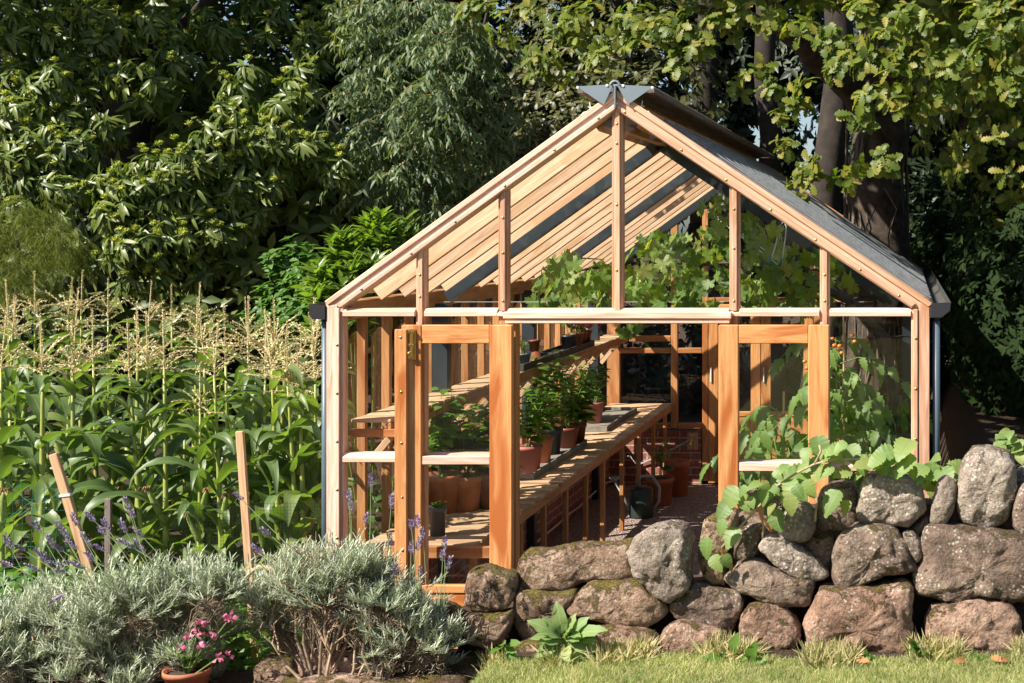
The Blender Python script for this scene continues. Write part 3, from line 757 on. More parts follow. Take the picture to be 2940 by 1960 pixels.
x, y = bp(1298, 1030); potted('brown pot of small leaved pepper plant on the pale tray by the tray edge', x, y + .08, zt, .09, .16, 'brownpot', pepper(.42, .17, 8, 16, .06))
x, y = bp(1316, 1022); potted('brown pot at the far end of the pale tray with big drooping leaves', x, y + .12, zt, .085, .16, 'brownpot', pepper(.35, .16, 5, 9, .13))
x, y = bp(1222, 1040); potted('terracotta pot of bushy pepper plant against the wall side of the pale tray', x - .07, y + .3, zt, .1, .18, 'terra', pepper(.48, .2, 7, 12, .1))
x, y = bp(1341, 966); potted('red plastic pot with sprawling pepper plant on the far tray', x, y, zt, .09, .17, 'brownpot', pepper(.35, .18, 7, 12, .09))
x, y = bp(1360, 974); potted('tall black pot holding a small plant with a bright leaf on the far tray', x, y + .1, zt, .085, .19, 'terra2', pepper(.22, .08, 3, 5, .1))
def bq(px, py): return bench_at(px, py, BT)
x, y = bq(1005, 1229); potted('small black pot of green seedlings just inside the left door glass', x, y, BT, .052, .165, 'greypot', raised(lambda t: stems_leaves(t, .04, .045, 18, 4, .028, T_ovate, M['pepper'], first=.6)), taper=.8)
x, y = bq(942, 1219); potted('small black pot half hidden by the open door cover strip', x, y, BT, .052, .165, 'blackpot', None, taper=.8, name='plastic_pot', cat='pot')
x, y = bq(1003, 1183); potted('large old terracotta pot of pepper plant behind the seedling pot', x, y + .1, BT, .125, .24, 'terra', pepper(.42, .22, 6, 10, .13))
x, y = bq(1058, 1178); potted('large terracotta pot of pepper plant behind the middle of the left door glass', x, y + .1, BT, .11, .22, 'terra', pepper(.36, .2, 6, 10, .12))
x, y = bq(1118, 1172); potted('dusty brown terracotta pot of pepper plant next to the left door stile', x, y + .1, BT, .105, .23, 'brownpot', pepper(.40, .18, 6, 10, .12))
x, y = bq(948, 1160); potted('terracotta pot of pepper plant against the wall behind the cover strip', x, y + .1, BT, .11, .2, 'terra', pepper(.4, .15, 4, 8, .12))
# shelf
def sp_(px, py): return bench_at(px, py, ST)
tray('long dark tray on the upper shelf', -3.09, -2.91, 2.95, 4.0, ST + .002, 'traydark', 'dark trays on the upper shelf')
tray('far dark tray on the upper shelf holding the brown pots', -3.09, -2.91, 4.02, 5.4, ST + .002, 'traydark', 'dark trays on the upper shelf')
zs = ST + .024
y = 3.5; x = -2.965
t = thing('plastic_pot', 'upturned brown plastic pot at the near end of the dark shelf tray', 'pot', (x, y, zs), 'empty brown pots stacked on the shelf'); m = MB()
m.lathe([(.046, 0), (.046, .016), (.042, .016), (.033, .08), (.002, .081)], (0, 0, 0), 20); m.build('pot_shell', M['brownpot'], t, smooth=True)
t = potted('empty brown plastic pot standing upright on the upturned pot', x - .012, y, zs + .082, .048, .088, 'brownpot', None, 'empty brown pots stacked on the shelf', name='plastic_pot', cat='pot')
potted('small dark pot of wispy pale grass at the near end of the shelf tray', -2.975, 3.18, zs, .05, .09, 'greypot', raised(lambda t: stems_leaves(t, .12, .05, 16, 6, .07, T_needle, M['greyleaf'], up=1.2)), 'potted plants on the upper shelf')
potted('black pot with a leggy dark plant on the shelf tray', -2.985, 4.7, zs, .075, .125, 'blackpot', raised(lambda t: stems_leaves(t, .26, .1, 3, 8, .09, T_ovate, M['pepper'])), 'potted plants on the upper shelf')
def fuchsia(h):
    def f(t):
        stems_leaves(t, h, .14, 6, 9, .05, T_ovate, M['pepper'])
        n = 26; loc = np.stack([NR.uniform(-.15, .15, n), NR.uniform(-.15, .15, n), NR.uniform(.08, h, n)], 1)
        np_mesh('flower', [inst(T_ovate, np.repeat(loc, 3, 0), rand_dirs(n * 3) * .5 + np.array([0, 0, -1]), rand_dirs(n * 3), .035, 1.5)], M['pink'], t)
    return raised(f)
potted('nearest brown pot of pink fuchsia on the shelf tray', -2.985, 4.95, zs, .075, .125, 'brownpot', fuchsia(.2), 'potted plants on the upper shelf')
potted('middle brown pot of pink fuchsia in the row on the shelf tray', -2.985, 5.12, zs, .072, .125, 'brownpot', fuchsia(.22), 'potted plants on the upper shelf')
potted('farthest brown pot of pink fuchsia at the end of the shelf tray', -2.985, 5.29, zs, .075, .125, 'brownpot', fuchsia(.18), 'potted plants on the upper shelf')
x, y = sp_(1135, 863); potted('small grey pot standing alone on the shelf behind the left door stile', -2.95, y, ST, .05, .085, 'greypot', raised(lambda t: stems_leaves(t, .16, .06, 10, 6, .07, T_needle, M['greyleaf'], up=1.2)), 'potted plants on the upper shelf')
# on the floor
def fl(px, py): return bench_at(px, py, 0.0)
x, y = fl(1512, 1163); potted('orange terracotta pot with young shoots under the bench', x, y + .1, .0, .135, .26, 'terra', raised(lambda t: stems_leaves(t, .35, .12, 4, 4, .14, T_ovate, M['pepper'])), 'terracotta pots on the gravel')
x, y = fl(1546, 1148); potted('stack of terracotta pots beside the far bench legs', x, y + .25, .0, .13, .34, 'terra', None, 'terracotta pots on the gravel', name='terracotta_pot', cat='pot')
x, y = fl(1473, 1187)
t = thing('watering_can', 'dark green watering can with pale handle under the bench', 'watering can', (x, y, 0), None, PI)
m = MB(); m.lathe([(.002, 0), (.105, 0), (.11, .02), (.105, .25), (.09, .27), (.002, .275)], (0, 0, 0), 20); m.build('can_body', M['can'], t, smooth=True)
m = MB(); m.tube([(.1, 0, .07), (.17, 0, .2), (.24, 0, .33)], [.02, .014, .012], 8); m.lathe([(.012, .0), (.05, .03), (.05, .036), (.002, .045)], (.24, 0, .325), 14); m.build('spout', M['canlight'], t, smooth=True)
m = MB(); m.tube([(-.1, 0, .06), (-.16, 0, .14), (-.165, 0, .27), (-.1, 0, .37), (0, 0, .37), (.05, 0, .27)], .014, 8); m.build('handle', M['canlight'], t, smooth=True)
# tap, pipe and cable
t = thing('garden_tap', 'brass tap on a pale wooden plate on the brick end wall', 'tap', P(1591, 1012, LEN - .1), None)
m = MB(t.location); p = P(1579, 993, LEN - .1); q = P(1604, 1032, LEN - .1); m.box(p.x, q.x, LEN - .122, LEN - .102, q.z, p.z); m.build('tap_plate', M['slat'], t, bevel=.002)
m = MB(t.location); c = P(1591, 1008, LEN - .1); m.tube([(c.x, LEN - .122, c.z), (c.x, LEN - .2, c.z)], .018, 8); m.tube([(c.x, LEN - .17, c.z - .01), (c.x, LEN - .215, c.z - .02), (c.x, LEN - .22, c.z - .07)], .015, 8); m.tube([(c.x, LEN - .17, c.z), (c.x, LEN - .17, c.z + .05)], .009, 6); m.tube([(c.x - .035, LEN - .17, c.z + .05), (c.x + .035, LEN - .17, c.z + .05)], .009, 6)
m.build('tap_body', M['brass'], t, smooth=True)
def wallx(px, py, x=-3.04): 
    s = -x / ((VX - px) * K); Y = (s - 1) * D; return Vector((x, Y, HZ - (py - VY) * K * s))
m = MB(); m.tube([P(1583, 1011, LEN - .14), P(1540, 1034, LEN - .14), P(1490, 1058, LEN - .14)], .011, 8)
tag(m.build('water_pipe', M['canlight'], smooth=True), 'straight pale pipe running down from the brass tap along the brick end wall', 'pipe')
pts = [P(1488, 1059, LEN - .13), P(1462, 1066, LEN - .13), wallx(1447, 1047, -2.7)] + [wallx(a, b) for a, b in ((1438, 1049), (1425, 1090), (1410, 1103), (1387, 1111), (1355, 1140), (1328, 1166), (1304, 1182), (1278, 1207), (1240, 1238), (1214, 1262), (1150, 1300))]
m = MB(); m.tube(pts, .009, 6); tag(m.build('hose', M['wire'], smooth=True), 'white hose sagging along the brick wall below the bench', 'hose')
# ---------------------------------------------------------------- grape vine
t = thing('grape_vine', 'grape vine with lobed leaves trained under the greenhouse roof', 'vine', (-.12, 1.2, 0))
tr = [(-.16, 1.3, 0), (-.2, 1.3, .5), (-.28, 1.25, .8), (-.15, 1.3, 1.1), (-.1, 1.3, 1.5), (-.15, 1.35, 1.9), (-.4, 1.4, 2.15), (-.85, 1.5, 2.32), (-1.3, 1.6, 2.38), (-1.8, 1.7, 2.4), (-2.4, 1.9, 2.3)]
m = MB(t.location); m.tube(tr, [.035, .045, .05, .045, .035, .03, .03, .026, .02, .015, .006], 9)
for k in range(14):
    a = R.choice(tr[5:]); a = Vector(a); e = a + Vector((R.uniform(-.5, .5), R.uniform(-.5, 1.4), R.uniform(-.15, .25))); m.tube([a, a.lerp(e, .5) + Vector((0, 0, .06)), e], [.008, .006, .003], 5)
m.build('trunk', M['bark'], t, smooth=True)
blobs = [(1500, 540, 26), (1560, 560, 40), (1500, 590, 50), (1450, 650, 26), (1480, 660, 40), (1560, 640, 60), (1620, 610, 60), (1640, 540, 45), (1650, 470, 30), (1665, 445, 16), (1600, 680, 40), (1720, 620, 55), (1760, 590, 55), (1800, 640, 60), (1840, 600, 50), (1750, 520, 42), (1860, 660, 40), (1740, 670, 40), (1930, 630, 26), (1925, 580, 18), (1270, 640, 34), (1300, 665, 40), (1290, 600, 24), (1340, 650, 40), (1380, 620, 34), (1400, 670, 30), (1440, 640, 20), (1310, 580, 14), (1250, 680, 16), (1700, 490, 18), (1840, 700, 30)]
loc = []; dd = []; nn = []; sz = []
for px, py, r in blobs:
    n = int(4 + r * r / 105)
    for k in range(n):
        Y = R.uniform(.7, 2.6); a = R.uniform(0, 2 * PI); q = r * math.sqrt(R.random())
        loc.append(tuple(P(px + q * math.cos(a), py + q * math.sin(a) * .9, Y))); b = R.uniform(-.9, .9)
        dd.append((b, R.uniform(-.5, .5), -.75)); nn.append((-.5 + R.uniform(-1.1, 1.1), -.8 + R.uniform(-.8, .8), .55 + R.uniform(-.4, .4))); sz.append(R.uniform(.065, .14))
for k in range(10):
    loc.append(tuple(P(1440 + R.uniform(-18, 18), 752 + R.uniform(-6, 8), 1.2))); dd.append((R.uniform(-1, 1), 0, -.6)); nn.append((-.3, -1, .5)); sz.append(.075)
np_mesh('foliage', [inst(T_vine, np.array(loc), np.array(dd), np.array(nn), np.array(sz))], M['vineleaf'], t, t.location)
for px, py in ((1325, 605), (1472, 618), (1370, 690), (1850, 690)):
    m = MB(t.location); c = P(px, py, 1.0)
    for k in range(26):
        f = R.random(); m.ball(c + Vector((R.uniform(-1, 1) * .025 * (1 - f * .7), R.uniform(-1, 1) * .025 * (1 - f * .7), -f * .09)), .008, 6)
    m.build('grape_bunch', M['paletom'], t, smooth=True)
for nm, lab, pts in (('hanging_cord', 'white looped cord with dark green sleeves hanging among the vine leaves', [(1770, 602), (1782, 560), (1790, 520), (1800, 508), (1806, 520), (1804, 545), (1796, 600)]),):
    t = thing(nm, lab, 'cord', P(1790, 550, .8)); m = MB(t.location); m.tube([P(a, b, .8) for a, b in pts], .004, 6); m.build('cord_loop', M['wire'], t, smooth=True)
    for e in ((1768, 588, 1770, 612), (1797, 594, 1788, 612)):
        m = MB(t.location); m.tube([P(e[0], e[1], .8), P(e[2], e[3], .8)], .009, 8); m.build('sleeve', M['net'], t, smooth=True)
for k, (a, b) in enumerate(((693, 1.48), (688, 3.68))):
    m = MB(); p = P(1010 if k == 0 else 1090, a if k == 0 else 693, b); m.tube([p, Vector((-.3, b, p.z + .0))], .0016, 4)
    tag(m.build('training_wire', M['wire']), ('thin vine wire stretched across at the nearest steel frame', 'thin vine wire stretched across at the middle steel frame')[k], 'wire', 'vine wires')
for k, (p, q) in enumerate((((1628, 487, 3.6), (1790, 610, 1.2)), ((1634, 482, 3.6), (1796, 604, 1.2)))):
    m = MB(); m.tube([P(*p), P(*q)], .0032, 5); tag(m.build('vent_rod', M['wire']), ('lower of two thin white rods slanting behind the vine leaves', 'upper of two thin white rods slanting behind the vine leaves')[k], 'rod', 'white vent rods')
# ---------------------------------------------------------------- tomatoes
def tomato(label, X, Y, H, wid, nb, fruits):
    t = thing('tomato_plant', label, 'tomato plant', (X, Y, 0), 'tomato plants behind the right door')
    m = MB(); m.tube([(.02, .03, 0), (.02, .03, H + .1)], .008, 6); m.build('cane', M['stake'], t)
    pts = [(R.uniform(-.03, .03), R.uniform(-.03, .03), H * k / 7) for k in range(8)]; paths = [pts]; rad = [[.009] * 6 + [.007, .004]]
    loc = []; dd = []; nn = []; sz = []
    for k in range(nb):
        z = H * (.12 + .88 * (k + R.random()) / nb); az = k * 2.4 + R.uniform(-.4, .4); L = wid * R.uniform(.7, 1.15)
        d = Vector((math.cos(az), math.sin(az) * .8, 0)); b = Vector((0, 0, z))
        cur = [b + d * (L * u) + Vector((0, 0, .10 * math.sin(u * 2.2) - .24 * u * u)) for u in (0, .25, .5, .75, 1)]
        paths.append(cur); rad.append([.005, .0045, .004, .003, .002])
        for j in range(4):
            for s_ in (-1, 1):
                f = .3 + .2 * j; i = min(3, int(f * 4)); p = cur[i].lerp(cur[i + 1], f * 4 - i)
                sd = Vector((-d.y, d.x, 0)) * s_
                loc.append(p); dd.append(sd + d * .5 + Vector((0, 0, -.7 + R.uniform(-.4, .2)))); nn.append((R.uniform(-.6, .2), R.uniform(-.9, 0), 1)); sz.append(R.uniform(.085, .14))
        loc.append(cur[4]); dd.append(d + Vector((0, 0, -.9))); nn.append((0, -.3, 1)); sz.append(.14)
    T = strip_leaf([0, .08, .2, .3, .42, .52, .66, .76, .9, 1], [.02, .1, .26, .18, .3, .2, .24, .14, .1, .01], .25, .45)
    a = lambda l: np.array([tuple(v) for v in l])
    np_mesh('foliage', [inst(T, a(loc), a(dd), a(nn), np.array(sz))], M['tomleaf'], t)
    np_mesh('stem', [tubes(paths, rad, 5)], M['stem'], t)
    for fx, fy, fY, mt in fruits:
        m = MB(t.location); c = P(fx, fy, fY)
        for k in range(2 if mt == 'tomato' else 1): m.ball(c + Vector((.012 * k, .01, -.04 * k)), R.uniform(.012, .016), 10, (1, 1, .9))
        m.build('tomato', M[mt], t, smooth=True)
tomato('tomato plant behind the right door glass, next to the wide door stile', -.80, .95, 1.5, .42, 44, [(1848, 830, .6, 'tomato'), (1872, 950, .5, 'tomato'), (1869, 975, .5, 'paletom')])
tomato('tallest tomato plant, rising right of the door stile', -.42, .75, 1.95, .40, 52, [(1912, 778, .5, 'tomato'), (1928, 795, .5, 'tomato'), (1925, 1010, .3, 'tomato'), (1958, 769, .6, 'tomato')])
tomato('tomato plant with pale leaves farther back, against the right glass wall', -.26, 1.5, 1.55, .40, 44, [(1990, 780, 1.6, 'tomato'), (1995, 905, 1.6, 'tomato')])
t = thing('tin_can', 'white and blue tin on the sill beside the vine stem', 'tin', (-.045, .9, .585)); m = MB(); m.lathe([(.002, 0), (.045, 0), (.045, .11), (.04, .115), (.002, .115)], (0, 0, 0), 18); m.build('can_wall', M['wire'], t, smooth=True)
m = MB(); m.lathe([(.0458, .03), (.0458, .085)], (0, 0, 0), 18, close=False); m.build('blue_band', plain('blue_paint', (.03, .10, .42), .4), t, smooth=True)
# ================================================================ GROUND
def sst(a, b, x):
    t = max(0., min(1., (x - a) / (b - a))); return t * t * (3 - 2 * t)
def gh(x, y):
    h = .24
    front = 1 - sst(-.75, -.5, y)
    h = h * (1 - front) + front * (.40 + .13 * sst(-2.12, -1.95, x))
    # bank on the right of the greenhouse
    h += (1 - front) * sst(.14, .45, x) * (.62 + .25 * sst(0, 5, y))
    # the sunk floor and the narrow path between wall and gable
    inx = sst(-3.35, -3.15, x) * (1 - sst(.1, .16, x)) * sst(-.55, -.5, y) * (1 - sst(LEN, LEN + .3, y))
    h = h * (1 - inx) + inx * -.06
    if y > 8: h += .02 * (min(y, 40) - 8)
    h += .015 * noise.noise((x * 3, y * 3, 0)) * (1 - inx)
    return h
xs = sorted(set([round(-9 + .15 * i, 3) for i in range(90)] + [-300, -150, -80, -50, -35, -25, -18, -14, -11.5, -10, 4.9, 6, 8, 12, 18, 30, 60, 150, 300]))
ys = sorted(set([round(-3 + .1 * i, 3) for i in range(60)] + [round(3 + .25 * i, 3) for i in range(33)] + [-60, -30, -15, -9, -6, -4, 11.6, 13, 15, 18, 24, 32, 50, 90, 200, 400]))
vs = [(x, y, gh(x, y)) for y in ys for x in xs]; nx = len(xs)
fs = [(j * nx + i, j * nx + i + 1, (j + 1) * nx + i + 1, (j + 1) * nx + i) for j in range(len(ys) - 1) for i in range(nx - 1)]
me = bpy.data.meshes.new('ground'); me.from_pydata(vs, [], fs); me.polygons.foreach_set('use_smooth', [True] * len(fs))
m, nt = newmat('earth_and_lawn'); tc = nd(nt, 'ShaderNodeTexCoord'); sx = nd(nt, 'ShaderNodeSeparateXYZ'); nt.links.new(tc.outputs['Object'], sx.inputs[0])
n1 = nd(nt, 'ShaderNodeTexNoise', i_Scale=9., i_Detail=7., i_Roughness=.7); nt.links.new(tc.outputs['Object'], n1.inputs[0])
n2 = nd(nt, 'ShaderNodeTexNoise', i_Scale=90., i_Detail=4., i_Roughness=.7); nt.links.new(tc.outputs['Object'], n2.inputs[0])
soil = ramp(nt, [(.3, (.03, .02, .014)), (.5, (.07, .048, .033)), (.72, (.14, .10, .07))], n2.outputs[0])
lawn = ramp(nt, [(.3, (.17, .17, .06)), (.5, (.28, .26, .11)), (.7, (.40, .34, .18))], n1.outputs[0])
ad = nd(nt, 'ShaderNodeMath', operation='MULTIPLY_ADD'); ad.inputs[1].default_value = .25; nt.links.new(n1.outputs[0], ad.inputs[0]); nt.links.new(sx.outputs[1], ad.inputs[2])
lt = nd(nt, 'ShaderNodeMath', operation='LESS_THAN'); lt.inputs[1].default_value = -.88; nt.links.new(ad.outputs[0], lt.inputs[0])
gx = nd(nt, 'ShaderNodeMath', operation='GREATER_THAN'); gx.inputs[1].default_value = -2.07; nt.links.new(sx.outputs[0], gx.inputs[0])
mu = nd(nt, 'ShaderNodeMath', operation='MULTIPLY'); nt.links.new(lt.outputs[0], mu.inputs[0]); nt.links.new(gx.outputs[0], mu.inputs[1])
col = mixc(nt, mu.outputs[0], soil.outputs[0], lawn.outputs[0])
p = nd(nt, 'ShaderNodeBsdfPrincipled', i_Roughness=.95); nt.links.new(col, p.inputs['Base Color']); p.inputs['Specular IOR Level'].default_value = .1
bump(nt, n2.outputs[0], .8, .03, p); out(nt, p.outputs[0])
g = link('ground', me, m); g['kind'] = 'structure'
# gravel floor inside
m, nt = newmat('pink_gravel'); tc = nd(nt, 'ShaderNodeTexCoord')
v = nd(nt, 'ShaderNodeTexVoronoi', i_Scale=70.); nt.links.new(tc.outputs['Object'], v.inputs[0])
c = ramp(nt, [(0, (.16, .10, .085)), (.4, (.30, .20, .17)), (.8, (.42, .32, .28)), (1, (.5, .42, .38))]); sp2 = nd(nt, 'ShaderNodeSeparateXYZ'); nt.links.new(v.outputs['Color'], sp2.inputs[0]); nt.links.new(sp2.outputs[0], c.inputs[0])
p = nd(nt, 'ShaderNodeBsdfPrincipled', i_Roughness=.9); nt.links.new(c.outputs[0], p.inputs['Base Color'])
iv = nd(nt, 'ShaderNodeMath', operation='SUBTRACT'); iv.inputs[0].default_value = 1; nt.links.new(v.outputs['Distance'], iv.inputs[1]); bump(nt, iv.outputs[0], 1., .02, p); out(nt, p.outputs[0]); M['gravel'] = m
m = MB((-1.5, 3.4, 0)); m.box(-3.07, -.03, -.45, LEN - .1, -.05, .0); f_ = m.build('gravel_path', M['gravel']); f_['kind'] = 'structure'

# ================================================================ STONES
M['st_pink'] = stonemat('pink_sandstone', (.17, .10, .07), (.33, .21, .155), (.43, .31, .24), .6, .4)
M['st_grey'] = stonemat('grey_sandstone', (.15, .115, .095), (.30, .245, .205), (.42, .36, .30), .4, .8)
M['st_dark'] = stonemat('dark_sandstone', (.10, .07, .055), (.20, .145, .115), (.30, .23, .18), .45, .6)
M['st_mossy'] = stonemat('mossy_sandstone', (.16, .10, .07), (.31, .21, .15), (.41, .30, .22), .9, .4)
r4 = lambda x, y: (1040 + .25506 * x, 1168 + .25506 * y)
r5 = lambda x, y: (1600 + .35707 * x, 1008 + .35707 * y)
r3 = lambda x, y: (512 + .25506 * x, 1168 + .25506 * y)
def smooth_poly(pts, n):
    m = len(pts); res = []
    for i in range(m):
        p0, p1, p2, p3 = (np.array(pts[(i + k - 1) % m], float) for k in range(4))
        for t in np.linspace(0, 1, 12, endpoint=False):
            # corners kept fairly tight
            q = .5 * ((2 * p1) + (-p0 + p2) * t + (2 * p0 - 5 * p1 + 4 * p2 - p3) * t * t + (-p0 + 3 * p1 - 3 * p2 + p3) * t ** 3)
            l = p1 * (1 - t) + p2 * t
            res.append(q * .6 + l * .4)
    res = np.array(res); seg = np.linalg.norm(np.roll(res, -1, 0) - res, axis=1); cum = np.concatenate([[0], np.cumsum(seg)])
    tt = np.linspace(0, cum[-1], n, endpoint=False); cl = np.vstack([res, res[:1]])
    return np.stack([np.interp(tt, cum, cl[:, 0]), np.interp(tt, cum, cl[:, 1])], 1)
SID = [0]
def stone(label, pts, fn, mat, Y=None, T=None, group='boulders of the dry stone wall', flat=.5):
    SID[0] += 1; sd = SID[0] * 17.3
    pts = [fn(*p) for p in pts]; cx = sum(p[0] for p in pts) / len(pts); cy = sum(p[1] for p in pts) / len(pts)
    if Y is None: Y = -.60 - .24 * (min(max(cy, 1050), 1520) - 1050) / 470
    c = P(cx, cy, Y)
    N, RG = 72, 30
    ol = smooth_poly(pts, N); W = np.array([tuple(P(a, b, Y)) for a, b in ol])
    cc = W.mean(0); sx_ = (W[:, 0].max() - W[:, 0].min()); sz_ = (W[:, 2].max() - W[:, 2].min())
    if T is None: T = .5 * min(.34, max(.16, .75 * min(sx_, sz_)))
    a = W - cc; vs = []; tl = Vector((R.uniform(-.25, .25), 0, R.uniform(-.2, .3)))
    for j in range(RG + 1):
        ph = PI * j / RG; r = max(.0, math.sin(ph)) ** .55 if 0 < j < RG else .0
        yy = -T * math.copysign(abs(math.cos(ph)) ** flat, math.cos(ph))
        for k in range(N):
            q = cc + a[k] * r; vs.append([q[0], yy, q[2]])
    vs = np.array(vs)
    mn = min(sx_, sz_); res = []
    for x, y, z in vs:
        p = Vector((x - cc[0], y, z - cc[2])); pn = p.normalized() if p.length > 1e-4 else Vector((0, -1, 0))
        o = Vector((sd, sd * .7, -sd)); q = p + o
        h = noise.fractal(q * 5, .9, 2.1, 3) * .10 + noise.fractal(q * 15, .7, 2.1, 4) * .07 + .09 * (noise.voronoi(q * 4.2)[0][0] - .4) + noise.noise(q * 45) * .014
        cr = noise.noise(q * 7 + Vector((9, 4, 1))); h -= .022 * max(0, .12 - abs(cr)) / .12 * (noise.noise(q * 3.1) > 0)
        edge = .35 + .65 * min(1, abs(y) / T + .0)
        d = h * mn * .9 * edge
        if y < 0: y += y * (p.x * tl.x + p.z * tl.z) * 1.6
        res.append((p.x + pn.x * d, y + pn.y * d, p.z + pn.z * d))
    fs = []
    for j in range(RG):
        for k in range(N):
            k2 = (k + 1) % N
            if j == 0: fs.append((0, (j + 1) * N + k, (j + 1) * N + k2)) if True else None
            elif j == RG - 1: fs.append((j * N + k, RG * N, j * N + k2))
            else: fs.append((j * N + k, (j + 1) * N + k, (j + 1) * N + k2, j * N + k2))
    me = bpy.data.meshes.new('wall_stone'); me.from_pydata(res, [], fs); me.validate(); me.polygons.foreach_set('use_smooth', [True] * len(me.polygons))
    o = link('wall_stone', me, M[mat]); o.location = (cc[0], Y + T * .15, cc[2]); return tag(o, label, 'stone', group)
S4 = [
 ('small square mossy stone topping the short pillar before the left door', [(112, 690), (160, 560), (230, 522), (330, 515), (450, 550), (570, 600), (570, 700), (530, 830), (440, 900), (300, 930), (180, 920), (115, 820)], 'st_mossy', None),
 ('moss capped stone at the foot of the short pillar', [(125, 960), (180, 932), (450, 935), (540, 905), (545, 960), (500, 1080), (450, 1180), (330, 1235), (180, 1210), (120, 1140)], 'st_mossy', None),
 ('long low mossy slab along the top of the lower wall, left of the round boulder', [(590, 560), (600, 470), (680, 370), (860, 362), (1000, 332), (1120, 300), (1250, 295), (1420, 312), (1600, 292), (1660, 330), (1690, 480), (1660, 600), (1560, 650), (1300, 640), (1140, 690), (1100, 712), (900, 735), (700, 705), (610, 650)], 'st_mossy', -.66),
 ('round grey boulder with a moss patch standing on the lower wall', [(1610, 380), (1680, 240), (1800, 150), (1950, 130), (2080, 180), (2140, 290), (2150, 430), (2120, 540), (2145, 640), (2130, 700), (2060, 770), (1930, 812), (1850, 790), (1720, 680), (1640, 590)], 'st_grey', -.76),
 ('squarish stone with a slate chip on it, under the long mossy slab', [(560, 870), (600, 770), (660, 722), (900, 745), (1110, 722), (1130, 800), (1060, 900), (1010, 1020), (900, 1090), (760, 1150), (650, 1190), (600, 1130), (570, 1000)], 'st_mossy', -.72),
 ('broad layered stone below the round boulder', [(1030, 900), (1130, 760), (1250, 662), (1450, 640), (1640, 640), (1730, 700), (1870, 800), (1950, 900), (1900, 980), (1790, 1050), (1640, 1060), (1450, 1022), (1300, 1000), (1150, 970), (1050, 950)], 'st_mossy', -.75),
 ('half buried brown stone behind the leafy foxglove', [(520, 1360), (540, 1250), (640, 1190), (800, 1180), (880, 1250), (860, 1380), (700, 1420), (560, 1410)], 'st_pink', -.82),
 ('red brown stone at lawn level, right of the foxglove', [(1120, 1200), (1230, 1090), (1400, 1050), (1560, 1060), (1750, 1100), (1850, 1170), (1840, 1270), (1740, 1340), (1560, 1370), (1400, 1350), (1250, 1310), (1150, 1270)], 'st_pink', -.84),
 ('low red brown stone at lawn level in the middle of the wall', [(1860, 1170), (1950, 1040), (2080, 1005), (2250, 1060), (2400, 1110), (2460, 1200), (2440, 1290), (2300, 1340), (2050, 1330), (1900, 1280)], 'st_pink', -.84)]
for lb, p, mt, Y in S4: stone(lb, p, r4, mt, Y)
stone('rounded mossy stone at the left end of the wall by the lavender', [(1850, 900), (1960, 845), (2080, 870), (2150, 940), (2172, 1020), (2160, 1120), (2100, 1210), (1960, 1225), (1850, 1160)], r3, 'st_mossy', -.7)
